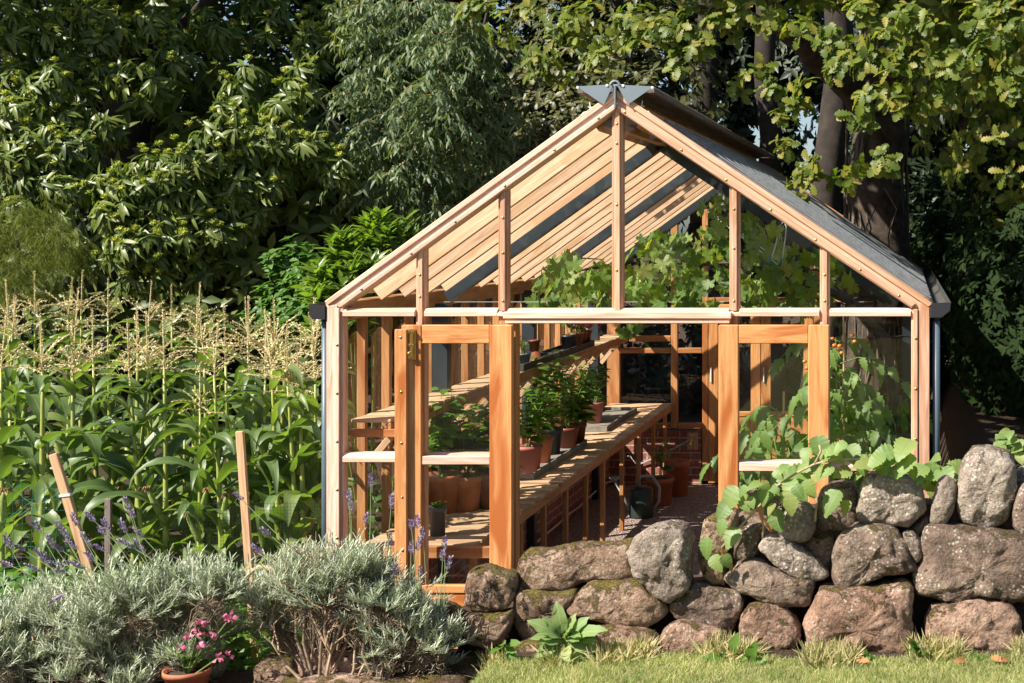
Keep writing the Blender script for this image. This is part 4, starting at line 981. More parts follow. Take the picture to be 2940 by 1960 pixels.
S5 = [
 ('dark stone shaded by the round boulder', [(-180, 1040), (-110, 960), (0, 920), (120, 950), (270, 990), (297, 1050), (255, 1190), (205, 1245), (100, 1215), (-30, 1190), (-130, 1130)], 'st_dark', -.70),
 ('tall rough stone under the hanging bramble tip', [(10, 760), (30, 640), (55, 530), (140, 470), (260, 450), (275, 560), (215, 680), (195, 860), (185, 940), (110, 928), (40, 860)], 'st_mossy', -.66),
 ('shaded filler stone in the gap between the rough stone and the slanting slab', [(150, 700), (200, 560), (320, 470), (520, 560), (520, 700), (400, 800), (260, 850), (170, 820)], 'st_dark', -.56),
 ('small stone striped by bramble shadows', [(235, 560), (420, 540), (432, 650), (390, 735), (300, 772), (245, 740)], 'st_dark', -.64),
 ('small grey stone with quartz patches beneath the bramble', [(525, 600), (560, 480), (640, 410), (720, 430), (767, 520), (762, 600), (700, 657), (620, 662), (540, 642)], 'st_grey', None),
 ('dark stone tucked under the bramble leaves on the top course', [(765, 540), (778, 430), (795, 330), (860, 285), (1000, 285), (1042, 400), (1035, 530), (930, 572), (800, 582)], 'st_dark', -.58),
 ('square lichen covered block on the top course', [(1040, 440), (1055, 300), (1090, 230), (1180, 208), (1290, 213), (1400, 250), (1460, 310), (1482, 440), (1440, 500), (1360, 557), (1180, 547), (1060, 547)], 'st_grey', -.64),
 ('narrow upright grey stone on the top course', [(1500, 520), (1520, 390), (1550, 270), (1610, 230), (1672, 280), (1672, 360), (1640, 490), (1600, 537), (1520, 542)], 'st_grey', None),
 ('tallest grey boulder standing at the top of the wall', [(1678, 430), (1690, 250), (1720, 130), (1790, 68), (1870, 56), (2000, 75), (2045, 160), (2055, 270), (2030, 420), (1990, 520), (1880, 562), (1770, 562), (1710, 532)], 'st_grey', -.62),
 ('round stone cut by the right edge of the view on the top course', [(2030, 560), (2030, 450), (2060, 330), (2106, 275), (2200, 290), (2210, 600), (2100, 625)], 'st_dark', None),
 ('grey stone behind the tallest boulder at the right edge', [(2035, 260), (2060, 205), (2106, 180), (2200, 190), (2200, 300), (2080, 310)], 'st_grey', -.5),
 ('slanting pale wedge stone with a moss corner, middle course', [(405, 700), (450, 640), (550, 633), (650, 680), (740, 740), (840, 850), (852, 880), (760, 912), (660, 892), (560, 832), (480, 772)], 'st_grey', None),
 ('mossy filler stone behind the pale wedge stone', [(670, 675), (760, 615), (885, 595), (890, 720), (865, 830), (800, 830), (740, 760)], 'st_mossy', -.58),
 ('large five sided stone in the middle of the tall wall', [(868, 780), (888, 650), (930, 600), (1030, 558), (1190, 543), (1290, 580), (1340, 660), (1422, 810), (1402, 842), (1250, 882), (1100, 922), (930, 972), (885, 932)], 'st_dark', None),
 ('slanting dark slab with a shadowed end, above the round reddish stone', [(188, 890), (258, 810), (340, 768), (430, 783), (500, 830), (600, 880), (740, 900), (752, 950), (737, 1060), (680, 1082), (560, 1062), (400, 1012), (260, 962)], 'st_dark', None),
 ('small pale wedge stone between the two largest stones', [(1328, 610), (1390, 593), (1440, 650), (1452, 740), (1420, 792), (1380, 745)], 'st_grey', None),
 ('small filler stone in the gap under the lichen block', [(1370, 570), (1440, 500), (1490, 480), (1512, 550), (1470, 605), (1400, 612)], 'st_dark', -.58),
 ('biggest stone of the wall, long and grey brown, cut by the right edge', [(1398, 910), (1418, 820), (1455, 790), (1450, 650), (1480, 580), (1560, 543), (1700, 558), (1850, 580), (2000, 600), (2106, 620), (2230, 640), (2235, 1030), (2000, 1032), (1800, 1007), (1660, 1032), (1500, 1012), (1420, 982)], 'st_dark', -.68),
 ('round reddish stone on the bottom course', [(273, 1230), (285, 1130), (350, 1060), (450, 1043), (560, 1080), (630, 1160), (657, 1250), (642, 1320), (560, 1372), (440, 1377), (350, 1332), (290, 1272)], 'st_pink', None),
 ('great square pinkish block on the bottom course', [(690, 1180), (740, 1080), (800, 968), (1000, 968), (1200, 938), (1362, 923), (1392, 1000), (1397, 1200), (1392, 1345), (1250, 1390), (1000, 1430), (830, 1430), (700, 1340)], 'st_pink', -.80),
 ('wide block with dark moss streaks at the bottom right', [(1463, 1170), (1500, 1090), (1580, 1058), (1700, 1043), (1900, 1038), (2020, 1058), (2082, 1150), (2092, 1300), (2062, 1360), (1850, 1380), (1600, 1365), (1488, 1310)], 'st_pink', -.78),
 ('stone at the bottom right corner, cut by the view', [(2095, 1270), (2150, 1250), (2230, 1260), (2230, 1420), (2110, 1420)], 'st_dark', None),
 ('flat reddish footing stone under the round reddish stone', [(270, 1400), (340, 1345), (440, 1372), (580, 1390), (520, 1460), (380, 1475), (290, 1460)], 'st_pink', -.80),
]
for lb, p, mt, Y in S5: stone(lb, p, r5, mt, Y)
for lb, p, mt, Y, T in (
 ('big reddish boulder behind the bare lavender twigs', [(690, 1500), (720, 1470), (790, 1455), (840, 1480), (860, 1530), (830, 1580), (740, 1590), (690, 1560)], 'st_pink', -.86, .15),
 ('mossy yellow stone at the bottom left below the lavender', [(590, 1530), (620, 1508), (670, 1510), (690, 1540), (680, 1590), (600, 1590)], 'st_mossy', -.95, .10),
 ('small mossy stone beside the stepping slab', [(835, 1520), (870, 1500), (900, 1520), (905, 1560), (860, 1580), (830, 1560)], 'st_mossy', -.9, .08)):
    stone(lb, p, lambda a, b: (a, b), mt, Y, T)
# flat stepping slab
vs = []; pts = [(-3.0, -.62), (-2.6, -.52), (-2.2, -.56), (-2.1, -.75), (-2.12, -1.1), (-2.2, -1.5), (-3.0, -1.5), (-3.1, -1.0)]
ol = smooth_poly([(x, y) for x, y in pts], 60); m = MB((-2.7, -.95, .42)); VV = []; FF = []
for j, (r, z) in enumerate(((1, .30), (1, .415), (.96, .445), (.8, .452), (.6, .456), (.4, .454), (.2, .456), (0.01, .456))):
    for x, y in ol:
        xx, yy = -2.7 + (x + 2.7) * r, -.95 + (y + .95) * r; VV.append((xx, yy, z + .03 * noise.fractal((xx * 5, yy * 5, 1), .9, 2, 4) * (z > .32)))
for j in range(7):
    for k in range(60): FF.append((j * 60 + k, j * 60 + (k + 1) % 60, (j + 1) * 60 + (k + 1) % 60, (j + 1) * 60 + k))
FF.append(tuple(range(7 * 60, 8 * 60))); m.add(VV, FF); tag(m.build('stepping_stone', M['st_pink'], smooth=True), 'large flat stepping stone beside the lawn corner at the wall end', 'stone')
# dark soil backing added behind the stones so the gaps read as shade
m = MB((-.8, -.5, .5)); 
for a, b, t in ((-2.3, -1.75, .66), (-1.75, -1.04, .80), (-1.04, -.62, 1.02), (-.62, -.1, 1.17), (-.1, .9, 1.2)):
    m.box(a, b - .002, -.62, -.44, .0, t)
o = m.build('dark_backing', M['soil']); o['kind'] = 'structure'

# ================================================================ LAWN GRASS, CLOVER, LEAVES
M['grass'] = leafmat('lawn_grass', [(.12, .19, .035), (.17, .25, .05), (.26, .31, .09), (.50, .44, .25), (.42, .39, .20), (.30, .33, .12)], .65, .35)
M['weed'] = leafmat('weed_leaf', [(.05, .12, .02), (.09, .19, .03), (.13, .24, .04)], .5, .4)
M['fox'] = leafmat('foxglove_leaf', [(.12, .20, .06), (.17, .26, .09), (.22, .31, .11), (.30, .30, .10)], .6, .35, rib=(.26, .34, .14), ribw=.02)
M['bramble'] = leafmat('bramble_leaf', [(.13, .22, .055), (.17, .26, .075), (.22, .30, .09), (.26, .28, .09)], .5, .45, (1.4, 1.6, .5), rib=(.22, .30, .12), ribw=.015)
M['deadleaf'] = leafmat('dead_leaf', [(.38, .13, .03), (.45, .22, .08), (.28, .16, .09)], .7, .3, (1.3, 1.1, .7))
T_blade = strip_leaf([0, .45, .8, 1], [.05, .045, .028, .004], .2, .35)
def blades(n, fx, hmin, hmax, lean=.45):
    loc = []; 
    while len(loc) < n:
        q = fx()
        if q: loc.append((q[0], q[1], gh(q[0], q[1]) - .004))
    n = len(loc); d = np.stack([NR.normal(0, lean, n), NR.normal(0, lean, n), np.ones(n)], 1); nn = rand_dirs(n) + np.array([0, -.6, 0])
    return inst(T_blade, np.array(loc), d, nn, NR.uniform(hmin, hmax, n), NR.uniform(.5, 1.0, n))
def wall_y(x): return -1.0 + .05 * math.sin(x * 5)
def lx():
    x = R.uniform(-2.08, .75); y = R.uniform(-2.1, -.9)
    return (x, y) if x > -2.08 + .05 * noise.noise((y * 5, 2, 0)) and y < wall_y(x) else None
def edge():
    x = R.uniform(-2.08, .75); y = wall_y(x) + R.gauss(.02, .06)
    return (x, y) if noise.noise((x * 4, 3, 0)) > .0 else None
M['drygrass'] = leafmat('dry_grass', [(.18, .22, .06), (.34, .31, .14), (.48, .41, .24), (.40, .31, .18), (.14, .21, .045)], .7, .3)
o = np_mesh('lawn_grass', [blades(60000, lx, .022, .042, .8)], M['grass']); o['kind'] = 'stuff'
o = np_mesh('wall_foot_grass', [blades(3400, edge, .04, .12, .75)], M['drygrass']); o['kind'] = 'stuff'; o['label'] = 'longer dry grass along the foot of the stone wall'
def rosette(label, px, py, Y, leaves, T, mat, name='weed_plant', cat='plant', group=None):
    base = P(px, py, Y); t = thing(name, label, cat, base, group)
    loc = []; dd = []; nn = []; sz = []
    for dx, dy, L, face in leaves:
        tip = P(px + dx, py + dy, Y - .05 - .04 * R.random()) - base
        d = tip.normalized() + Vector((0, R.uniform(-.5, .1), .12)); loc.append(tuple(tip * .35)); dd.append(tuple(d)); nn.append((R.uniform(-.4, .2), -1 + face * .5, .7 + face)); sz.append(L * K * .78)
    np_mesh('foliage', [inst(T, np.array(loc), np.array(dd), np.array(nn), np.array(sz), .9)], M[mat], t)
    m = MB(); 
    for a in loc: m.tube([(0, 0, -.03), Vector(a) * .6 + Vector((0, 0, .01)), a], .004, 5)
    m.build('stem', M['stem'], t); return t
T_bram = strip_leaf([0, .06, .12, .18, .25, .31, .38, .44, .51, .57, .64, .70, .77, .83, .9, .95, 1], [.03, .24, .30, .40, .36, .44, .38, .44, .36, .39, .30, .32, .22, .22, .12, .10, .01], .18, .35, .10)
T_fox = strip_leaf([0, .08, .2, .35, .5, .65, .8, .92, 1], [.03, .10, .2, .27, .29, .27, .2, .1, .01], .22, .5, .3)
rosette('leafy foxglove plant with yellowing lower leaves at the foot of the wall', 1300, 1475, -1.0, [(-20, -60, 75, .1), (5, -48, 55, .3), (-65, -45, 75, .2), (-50, -28, 70, .4), (62, -40, 80, .3), (88, -45, 70, .5), (50, -32, 60, .2), (-30, -5, 60, .1), (-45, 18, 62, -.1), (-18, 35, 62, -.1), (12, 38, 62, -.1), (40, 12, 55, .1), (25, -35, 55, .4), (-72, -20, 50, .2), (60, 10, 60, .0), (-5, -30, 50, .5), (-40, -58, 55, .3), (35, -55, 60, .2), (75, -18, 55, .3), (-60, 5, 50, .1), (0, 20, 55, -.1), (28, 30, 50, 0), (-30, -30, 60, .4), (15, -15, 50, .5)], T_fox, 'fox', 'foxglove_plant', 'foxglove')
rosette('small seedling with four soft leaves left of the foxglove', 1158, 1492, -1.0, [(-25, -8, 42, .3), (-6, -30, 38, .3), (25, -25, 46, .3), (18, -2, 36, .1), (22, 20, 34, .0)], T_fox, 'weed', 'seedling_plant')
rosette('small seedling with a tall pale leaf below the dark stone', 1690, 1520, -1.0, [(-12, -48, 60, .1), (-58, -12, 62, .1), (14, -12, 40, .2)], T_fox, 'weed', 'seedling_plant')
rosette('single broad leaf seedling under the round reddish stone', 1722, 1528, -1.05, [(2, -30, 62, -.1), (24, -14, 40, .1), (-20, -8, 36, .2)], T_fox, 'weed', 'seedling_plant')
T_small = strip_leaf([0, .2, .5, .8, 1], [.05, .22, .3, .18, .01], .2, .3)
for lb, px, py in (('low clump of dandelion leaves in front of the square pink block', 1905, 1528), ('low clump of weeds left of the square pink block foot', 1875, 1535), ('weeds in the gap beside the wide streaked block', 2110, 1500), ('low weeds in the grass near the right corner', 2230, 1530), ('small weeds at the base of the square pink block edge', 1990, 1520)):
    rosette(lb, px, py, -1.0, [(R.uniform(-32, 32), R.uniform(-34, 4), R.uniform(20, 36), R.uniform(0, .4)) for _ in range(16)], T_small, 'weed', 'weed_plant', 'weed', 'weeds at the wall foot')
for lb, px, py in (('orange oak leaf lying by the grass edge at the bottom right', 1997, 1552), ('curled orange leaf below the wide streaked block', 2290, 1536), ('brown leaf caught in the grass under the bottom right stone', 2300, 1490), ('pale brown leaf in the grass right of the bottom middle', 2190, 1552)):
    c = P(px, py, -1.15); c.z = gh(c.x, c.y) + .03
    T = strip_leaf([0, .15, .28, .42, .55, .7, .85, 1], [.03, .12, .24, .15, .27, .16, .2, .02], .35, .3)
    o = np_mesh('fallen_leaf', [inst(T, np.array([(0, 0, 0)]), np.array([(R.uniform(-1, 1), .4, .15)]), np.array([(R.uniform(-.3, .3), -.7, .8)]), .075)], M['deadleaf']); o.location = c
    tag(o, lb, 'fallen leaf', 'fallen oak leaves on the grass')
# bramble draped over the wall
t = thing('bramble_plant', 'bramble with large toothed leaves trailing over the top of the wall', 'bramble', P(1860, 1070, -.62))
LV = [(220, 370, 90), (180, 450, 70), (60, 690, 70), (230, 620, 75), (120, 790, 60), (190, 780, 50), (650, 230, 110), (600, 390, 85), (510, 510, 75), (430, 370, 55), (790, 40, 85), (760, 160, 95), (890, 110, 65), (950, 210, 65), (1000, 80, 75), (1120, 150, 95), (1210, 90, 85), (1340, 40, 95), (1340, 150, 95), (1200, 180, 65), (870, 390, 95), (720, 310, 65), (960, 430, 50), (1390, 210, 50), (520, 220, 45), (380, 290, 55), (700, 90, 55), (560, 180, 45), (300, 330, 45), (440, 300, 40), (840, 200, 60), (1060, 210, 60), (1270, 210, 50), (650, 330, 50), (930, 40, 50), (1440, 260, 35), (480, 440, 45), (350, 400, 40), (820, 110, 70), (700, 170, 70), (1060, 150, 70), (1160, 130, 70), (1290, 110, 75), (600, 300, 70), (480, 340, 60), (900, 60, 70), (300, 400, 60), (160, 560, 55)]
loc = []; dd = []; nn = []; sz = []
for x, y, r in LV:
    px, py = r5(x, y); Y = -.80 - .1 * R.random() if y > 260 else -.68 - .12 * R.random()
    c = P(px, py, Y); L = 1.95 * r * .357 * K * .91
    d = Vector((R.uniform(-1, .6), R.uniform(-.6, -.1), -.75 if y > 300 else R.uniform(-.6, .1))).normalized()
    loc.append(tuple(c - d * L * .42)); dd.append(tuple(d)); nn.append((-.35 + R.uniform(-.4, .3), -.75 + R.uniform(-.35, .3), .8)); sz.append(L)
np_mesh('foliage', [inst(T_bram, np.array(loc), np.array(dd), np.array(nn), np.array(sz))], M['bramble'], t, t.location)
m = MB(t.location)
for pts in (((160, 700), (300, 545), (395, 440), (520, 300), (640, 220), (760, 160), (900, 130), (1100, 130), (1300, 90)), ((395, 440), (430, 560), (425, 640)), ((760, 330), (775, 400), (760, 530)), ((760, 160), (800, 80), (790, 40))):
    m.tube([P(*r5(*p), -.74) for p in pts], [.006] * len(pts), 6)
m.build('stem', M['twig'], t, smooth=True)
for x, y in ((400, 430), (440, 500), (180, 700), (200, 760)):
    c = P(*r5(x, y), -.82); o = np_mesh('dead_leaf', [inst(T_lobe3, np.zeros((1, 3)), np.array([(R.uniform(-.6, .6), -.3, -1)]), np.array([(R.uniform(-1, 1), -.5, .4)]), .09, .5)], M['deadleaf'], t); o.location = c - t.location
def sprig(label, pts, Y, n, L, group):
    c0 = P(*pts[0], Y); t = thing('bramble_sprig', label, 'bramble', c0, group); loc = []; dd = []; nn = []; sz = []
    for px, py in pts:
        for k in range(n):
            c = P(px + R.uniform(-22, 22), py + R.uniform(-12, 12), Y + R.uniform(-.1, .1)); loc.append(tuple(c)); dd.append((R.uniform(-1, 1), R.uniform(-.6, .1), R.uniform(-.5, .3))); nn.append((-.3, -.6, .8)); sz.append(L * R.uniform(.7, 1.1))
    np_mesh('foliage', [inst(T_bram, np.array(loc), np.array(dd), np.array(nn), np.array(sz))], M['bramble'], t, c0)
    m = MB(c0); m.tube([P(*p, Y) for p in pts], .005, 5); m.build('stem', M['stem'], t)
sprig('leafy shoots at the foot of the right downpipe behind the wall', [(2140, 1110), (2165, 1080), (2185, 1085), (2150, 1065)], -.35, 4, .13, 'bramble shoots behind the wall')
sprig('leafy shoots behind the tallest boulder at the right edge', [(2330, 1045), (2310, 1020), (2335, 1000), (2295, 1015), (2345, 1025)], -.2, 4, .08, 'bramble shoots behind the wall')

# ================================================================ LAVENDER
M['lav'] = leafmat('lavender_leaf', [(.28, .32, .24), (.40, .44, .35), (.52, .55, .45), (.38, .44, .28)], .6, .25, (1.1, 1.2, .8))
M['lavdead'] = leafmat('dead_lavender_leaf', [(.24, .18, .14), (.34, .26, .20), (.15, .11, .085)], .8, .2, (1.1, 1., .8))
M['lavfl'] = leafmat('lavender_floret', [(.20, .17, .21), (.26, .21, .32), (.30, .22, .46), (.22, .19, .22)], .6, .2, (1, 1, 1))
M['midtwig'] = plain('brown_twig', (.21, .155, .105), .9, 0, .4, 20., .3)
M['lavstem'] = plain('lavender_stalk', (.22, .29, .12), .7, 0, .2)
T_lav = strip_leaf([0, .25, .6, .9, 1], [.03, .055, .05, .035, .01], .25, .12)
def lavender(label, Y0, lobes, base, spikes):
    b = P(*base, Y0); b.z = gh(b.x, b.y); t = thing('lavender_bush', label, 'lavender', b, 'lavender bushes in the front border')
    g_loc = []; g_d = []; g_n = []; g_s = []; k_loc = []; k_d = []; k_s = []; paths = []; rad = []; p2 = []; r2 = []
    for px, py, r in lobes:
        py += 32
        Yl = Y0 + R.uniform(-.08, .16); c = P(px, py, Yl); rw = r * K * (1 + Yl / D)
        root = Vector((b.x * .75 + c.x * .25, Yl * .6 + b.y * .4, b.z)); low = c + Vector((R.gauss(0, .12) * rw, 0, -.35 * rw))
        paths.append([root, root.lerp(low, .5) + Vector((R.uniform(-.05, .05), R.uniform(-.05, .05), -.02)), low]); rad.append([.011, .008, .006])
        n = int(88 * (r / 70) ** 1.7) + 16
        for k in range(n):
            d = Vector((R.gauss(0, .62) + .1, R.gauss(-.12, .5), abs(R.gauss(.7, .5)) - .05)).normalized()
            p0 = low + Vector((R.gauss(0, .5) * rw, R.gauss(0, .4) * rw, d.z * rw * .3)); L = rw * R.uniform(.55, 1.6)
            d2 = (d + Vector((R.uniform(-.15, .15), R.uniform(-.15, .15), .55))).normalized(); p1 = p0 + d * L * .55; pe = p1 + d2 * L * .5
            if k % 3 == 0: p2.append([low.lerp(p0, .3), p1, pe]); r2.append([.0022, .0018, .001])
            m_ = 20
            for j in range(m_):
                f = .35 + .65 * j / m_; q = p0.lerp(p1, f / .6) if f < .6 else p1.lerp(pe, (f - .6) / .4)
                a = j * 2.4 + k; dr = d2 * (.9 + .5 * f) + Vector((math.cos(a), math.sin(a), 0)) * .75
                g_loc.append(tuple(q)); g_d.append(tuple(dr)); g_s.append(R.uniform(.03, .055)); g_n.append((-math.cos(a) * .3, -math.sin(a) * .3 - .2, 1))
        for k in range(int(n * 4.5)):
            q = low + Vector((R.gauss(0, .42) * rw, R.gauss(0, .35) * rw, -abs(R.gauss(0, .52)) * rw)); k_loc.append(tuple(q)); k_d.append((R.gauss(0, 1), R.gauss(0, 1), R.gauss(-.2, .7))); k_s.append(R.uniform(.025, .05))
        for k in range(26):
            e = low + Vector((R.gauss(0, .4) * rw, R.gauss(0, .3) * rw, -R.random() * .1 * rw)); s = root.lerp(low, R.uniform(.25, .7)); p2.append([s, s.lerp(e, .5) + Vector((R.gauss(0, .02), R.gauss(0, .02), R.gauss(0, .02))), e]); r2.append([.0032, .0025, .0015])
    np_mesh('foliage', [inst(T_lav, np.array(g_loc), np.array(g_d), np.array(g_n), np.array(g_s))], M['lav'], t, b)
    np_mesh('dead_foliage', [inst(T_lav, np.array(k_loc), np.array(k_d), rand_dirs(len(k_loc)), np.array(k_s), .8)], M['lavdead'], t, b)
    np_mesh('branch', [tubes(paths, rad, 6), tubes(p2, r2, 4)], M['midtwig'], t, b)
    for (px, py, L, lean), (sx_, sy_) in spikes:
        Ys = Y0 + R.uniform(-.12, .02); top = P(px, py, Ys); st = P(sx_, sy_, Ys); l_ = L * K * .87; ax = (top - st).normalized()
        ctl = st.lerp(top, .5) + Vector((-.02 * lean, 0, .02)); path = [st * (1 - u) ** 2 + ctl * 2 * u * (1 - u) + top * u * u for u in (0, .25, .5, .75, 1)]
        V, F = tubes([[v - b for v in path]], [[.0022, .002, .0018, .0016, .0014]], 4)
        n = int(L * .9) + 12; loc = []; dd = []
        ax = (path[4] - path[3]).normalized()
        for k in range(n):
            f = (k // 4) / max(1, n // 4); a = k * 1.57 + (k // 4) * .7; q = top - ax * (l_ * .5) + ax * (l_ * f) if True else top
            rr = .0058 * (1 - .4 * abs(2 * f - .8)); o_ = Vector((math.cos(a), math.sin(a), 0)); loc.append(tuple(q - b + o_ * rr)); dd.append(tuple(ax * 1.0 + o_ * .8))
        Tn = strip_leaf([0, .4, .8, 1], [.12, .3, .25, .04], .6, .0)
        np_mesh('flower_spike', [inst(Tn, np.array(loc), np.array(dd), rand_dirs(n), NR.uniform(.010, .016, n))], M['lavfl'], t)
        np_mesh('flower_stalk', [(V, F)], M['lavstem'], t)
    return t
z2 = lambda x, y: (x * .357, 1008 + y * .357)
sp1 = [(480, 520), (580, 500), (680, 550), (655, 590), (790, 560), (820, 430), (850, 480), (890, 600), (815, 675), (900, 690), (395, 580), (425, 620), (330, 660), (370, 700), (460, 680), (555, 650), (640, 700), (580, 760), (490, 810), (300, 770), (265, 750), (360, 800), (390, 850), (220, 830), (130, 700), (50, 660), (235, 560), (370, 1020), (30, 800)]
s1 = []
for x, y in sp1:
    px, py = z2(x, y); s1.append(((px, py, R.uniform(22, 40), 1), (px + R.uniform(60, 150), 1330 + R.uniform(0, 40)) if px < 330 else (px + 40, 1330)))
t1 = lavender('widest silver lavender bush, at the left with a dozen leaning flower spikes', -1.02, [(60, 1395, 70), (150, 1375, 70), (240, 1375, 75), (330, 1350, 70), (420, 1335, 70), (490, 1318, 55), (20, 1470, 60), (330, 1490, 50), (420, 1480, 42), (300, 1545, 45), (450, 1535, 38), (130, 1475, 50), (-40, 1420, 70), (210, 1450, 50), (80, 1455, 50), (260, 1500, 42), (385, 1440, 46), (480, 1415, 42), (180, 1520, 40), (60, 1535, 46)], (300, 1560), s1)
z3 = lambda x, y: (720 + x * .2551, 1040 + y * .2551)
sp2 = [(515, 250), (315, 380), (330, 450), (700, 440), (475, 590), (935, 620), (880, 650), (690, 780), (985, 730), (945, 820), (880, 850), (1180, 810), (1165, 920), (1220, 990), (740, 1050), (960, 1070)]
s2 = []; s3 = []
for x, y in sp2:
    px, py = z3(x, y); (s2 if px < 905 else s3).append(((px, py, R.uniform(20, 32), -.3), (px - R.uniform(-10, 20), 1290) if px < 905 else (px - R.uniform(-15, 30), 1390)))
s2 += [((548, 1140, 22, 1), (690, 1280)), ((592, 1262, 30, 1), (640, 1300)), ((610, 1220, 24, 1), (690, 1290))]
lavender('middle lavender bush with bare tan twigs below, in front of the corner post', -.98, [(620, 1350, 55), (700, 1300, 62), (780, 1295, 68), (640, 1405, 42), (860, 1310, 56), (740, 1335, 58), (680, 1280, 45), (820, 1275, 40)], (735, 1575), s2)
lavender('right lavender bush with upright green shoots before the left door', -1.0, [(930, 1410, 56), (985, 1445, 48), (880, 1455, 52), (1000, 1490, 36), (905, 1500, 46), (950, 1375, 40), (850, 1350, 36), (900, 1360, 45), (840, 1400, 36)], (880, 1540), s3)
# bare tan twigs of the middle bush
t = thing('bare_twigs', 'bare tan lavender branches fanning out below the middle bush', 'branches', P(750, 1575, -1.05)); paths = []; rad = []
def fork(p, q, r, n):
    md = p.lerp(q, .5) + Vector((R.gauss(0, .012), R.gauss(0, .015), 0)); paths.append([p, md, q]); rad.append([r, r * .85, r * .65])
    if n:
        for _ in range(R.choice((2, 3))):
            d = (q - p); L = d.length * R.uniform(.55, .85); d = (d.normalized() + Vector((R.gauss(0, .42), R.gauss(0, .35), R.gauss(.12, .2)))).normalized(); fork(q, q + d * L, r * .62, n - 1)
for a, b in (((750, 1590), (760, 1500)), ((760, 1500), (715, 1410)), ((760, 1500), (790, 1420)), ((760, 1500), (748, 1400)), ((810, 1580), (850, 1505)), ((800, 1580), (815, 1490)), ((690, 1560), (640, 1500))): fork(P(*a, -1.05), P(*b, -1.05), .0085, 3)
np_mesh('branch', [tubes(paths, rad, 5)], M['twig'], t, t.location)
# pink geranium in a clay pot
c = P(430, 1540, -1.12); c.z = P(0, 1533, -1.1).z - .15
t = potted('terracotta pot of pink geranium half hidden among the lavender stems', c.x, c.y, c.z, .108, .15, 'terra', raised(lambda t: stems_leaves(t, .14, .12, 6, 4, .05, T_lobe3, M['weed'])), None)
t.rotation_euler = (0, 0, 0)
for px, py, k in ((525, 1418, 20), (468, 1430, 10), (455, 1450, 8), (430, 1462, 6), (465, 1480, 10), (488, 1458, 8), (500, 1512, 8), (412, 1485, 6), (520, 1500, 6)):
    fl_ = [tuple(P(px + R.gauss(0, 6), py + R.gauss(0, 3.5), -1.22 + R.gauss(0, .012)) - c) for _ in range(k)]
    np_mesh('flower_head', [inst(T_ovate, np.array(fl_), rand_dirs(len(fl_)), rand_dirs(len(fl_)) + np.array([0, -.6, .5]), .02, 1.8)], M['pink'], t)
V = [[(0, 0, .12), tuple(P(525, 1424, -1.22) - c)], [(0, 0, .12), tuple(P(470, 1480, -1.22) - c)], [(0, 0, .1), tuple(P(500, 1512, -1.22) - c)], [(0, 0, .12), tuple(P(455, 1450, -1.22) - c)]]
np_mesh('stem', [tubes(V, [[.004] * len(v) for v in V], 5)], M['stem'], t)

# ================================================================ STAKES, NETS, ROPE
for lb, a, b, w, Y, mt in (('leaning wooden stake with a white tie, at the far left', (123, 1042), (226, 1380), .045, -.55, 'stake'), ('tall upright stake in front of the sweetcorn, right of the lavender spikes', (551, 990), (585, 1480), .040, -.5, 'stake'), ('short weathered grey stake among the lavender spikes', (249, 1145), (249, 1290), .034, -.3, 'oldwood')):
    p = P(*a, Y); q = P(*b, Y); q2 = q + (q - p).normalized() * .25; t = thing('wooden_stake', lb, 'stake', (q2.x, q2.y, q2.z), 'wooden stakes by the sweetcorn')
    m = MB(t.location); m.bar(p, q2, w, w * .55, up=(0, 1, 0)); m.build('stake_shaft', M[mt], t, bevel=.003)
    if 'tie' in lb:
        m = MB(t.location); c = p.lerp(q, .28); m.bar(c + Vector((-.028, -.002, -.003)), c + Vector((.028, -.002, .004)), .012, .03, up=(0, 1, 0)); m.build('tie', M['wire'], t)
c = P(600, 1312, -.8); m = MB(c); m.tube([P(*q, -.8) for q in ((570, 1345), (566, 1330), (575, 1312), (595, 1302), (615, 1303), (628, 1312), (636, 1316))], .012, 8)
tag(m.build('straw_rope', M['rope'], smooth=True), 'bend of straw rope hanging on the stake behind the lavender', 'rope')
def net(name, label, x0, x1, z0, z1, y, step, r, mat, sag=.0):
    t = MB((x0, y, z0)); n = int((x1 - x0) / step); k = int((z1 - z0) / step); h = 0
    f = lambda x, z: (x, y + sag * noise.noise((x * 3, z * 3, 5)), z + sag * .4 * noise.noise((x * 4, 1, z * 4)) - (sag * 1.2 * math.sin((x - x0) / (x1 - x0) * PI) if z > z1 - step else 0))
    for i in range(n + 1): t.tube([f(x0 + i * step, z0 + j * (z1 - z0) / 6) for j in range(7)], r, 3, cap=False)
    for j in range(k + 1): t.tube([f(x0 + i * (x1 - x0) / 12, z0 + j * step) for i in range(13)], r, 3, cap=False)
    o = t.build(name, M[mat]); return tag(o, label, 'netting')
p = P(420, 1330, -.25); q = P(735, 1150, -.25)
net('black_netting', 'fine black mesh fence in front of the sweetcorn stems', p.x, q.x, p.z - .1, q.z, -.25, .018, .0007, 'blacknet')
p = P(0, 1330, -.4); q = P(165, 1070, -.4); net('green_netting', 'loose green garden netting strung from the leaning stake', p.x, q.x, p.z, q.z, -.4, .06, .0011, 'net', .12)
m = MB(P(140, 1050, -.4)); m.tube([P(-20, 1215, -.4), P(60, 1160, -.4), P(160, 1080, -.4)], .002, 4); tag(m.build('green_string', M['net']), 'green string running from the leaning stake to the left edge', 'string')
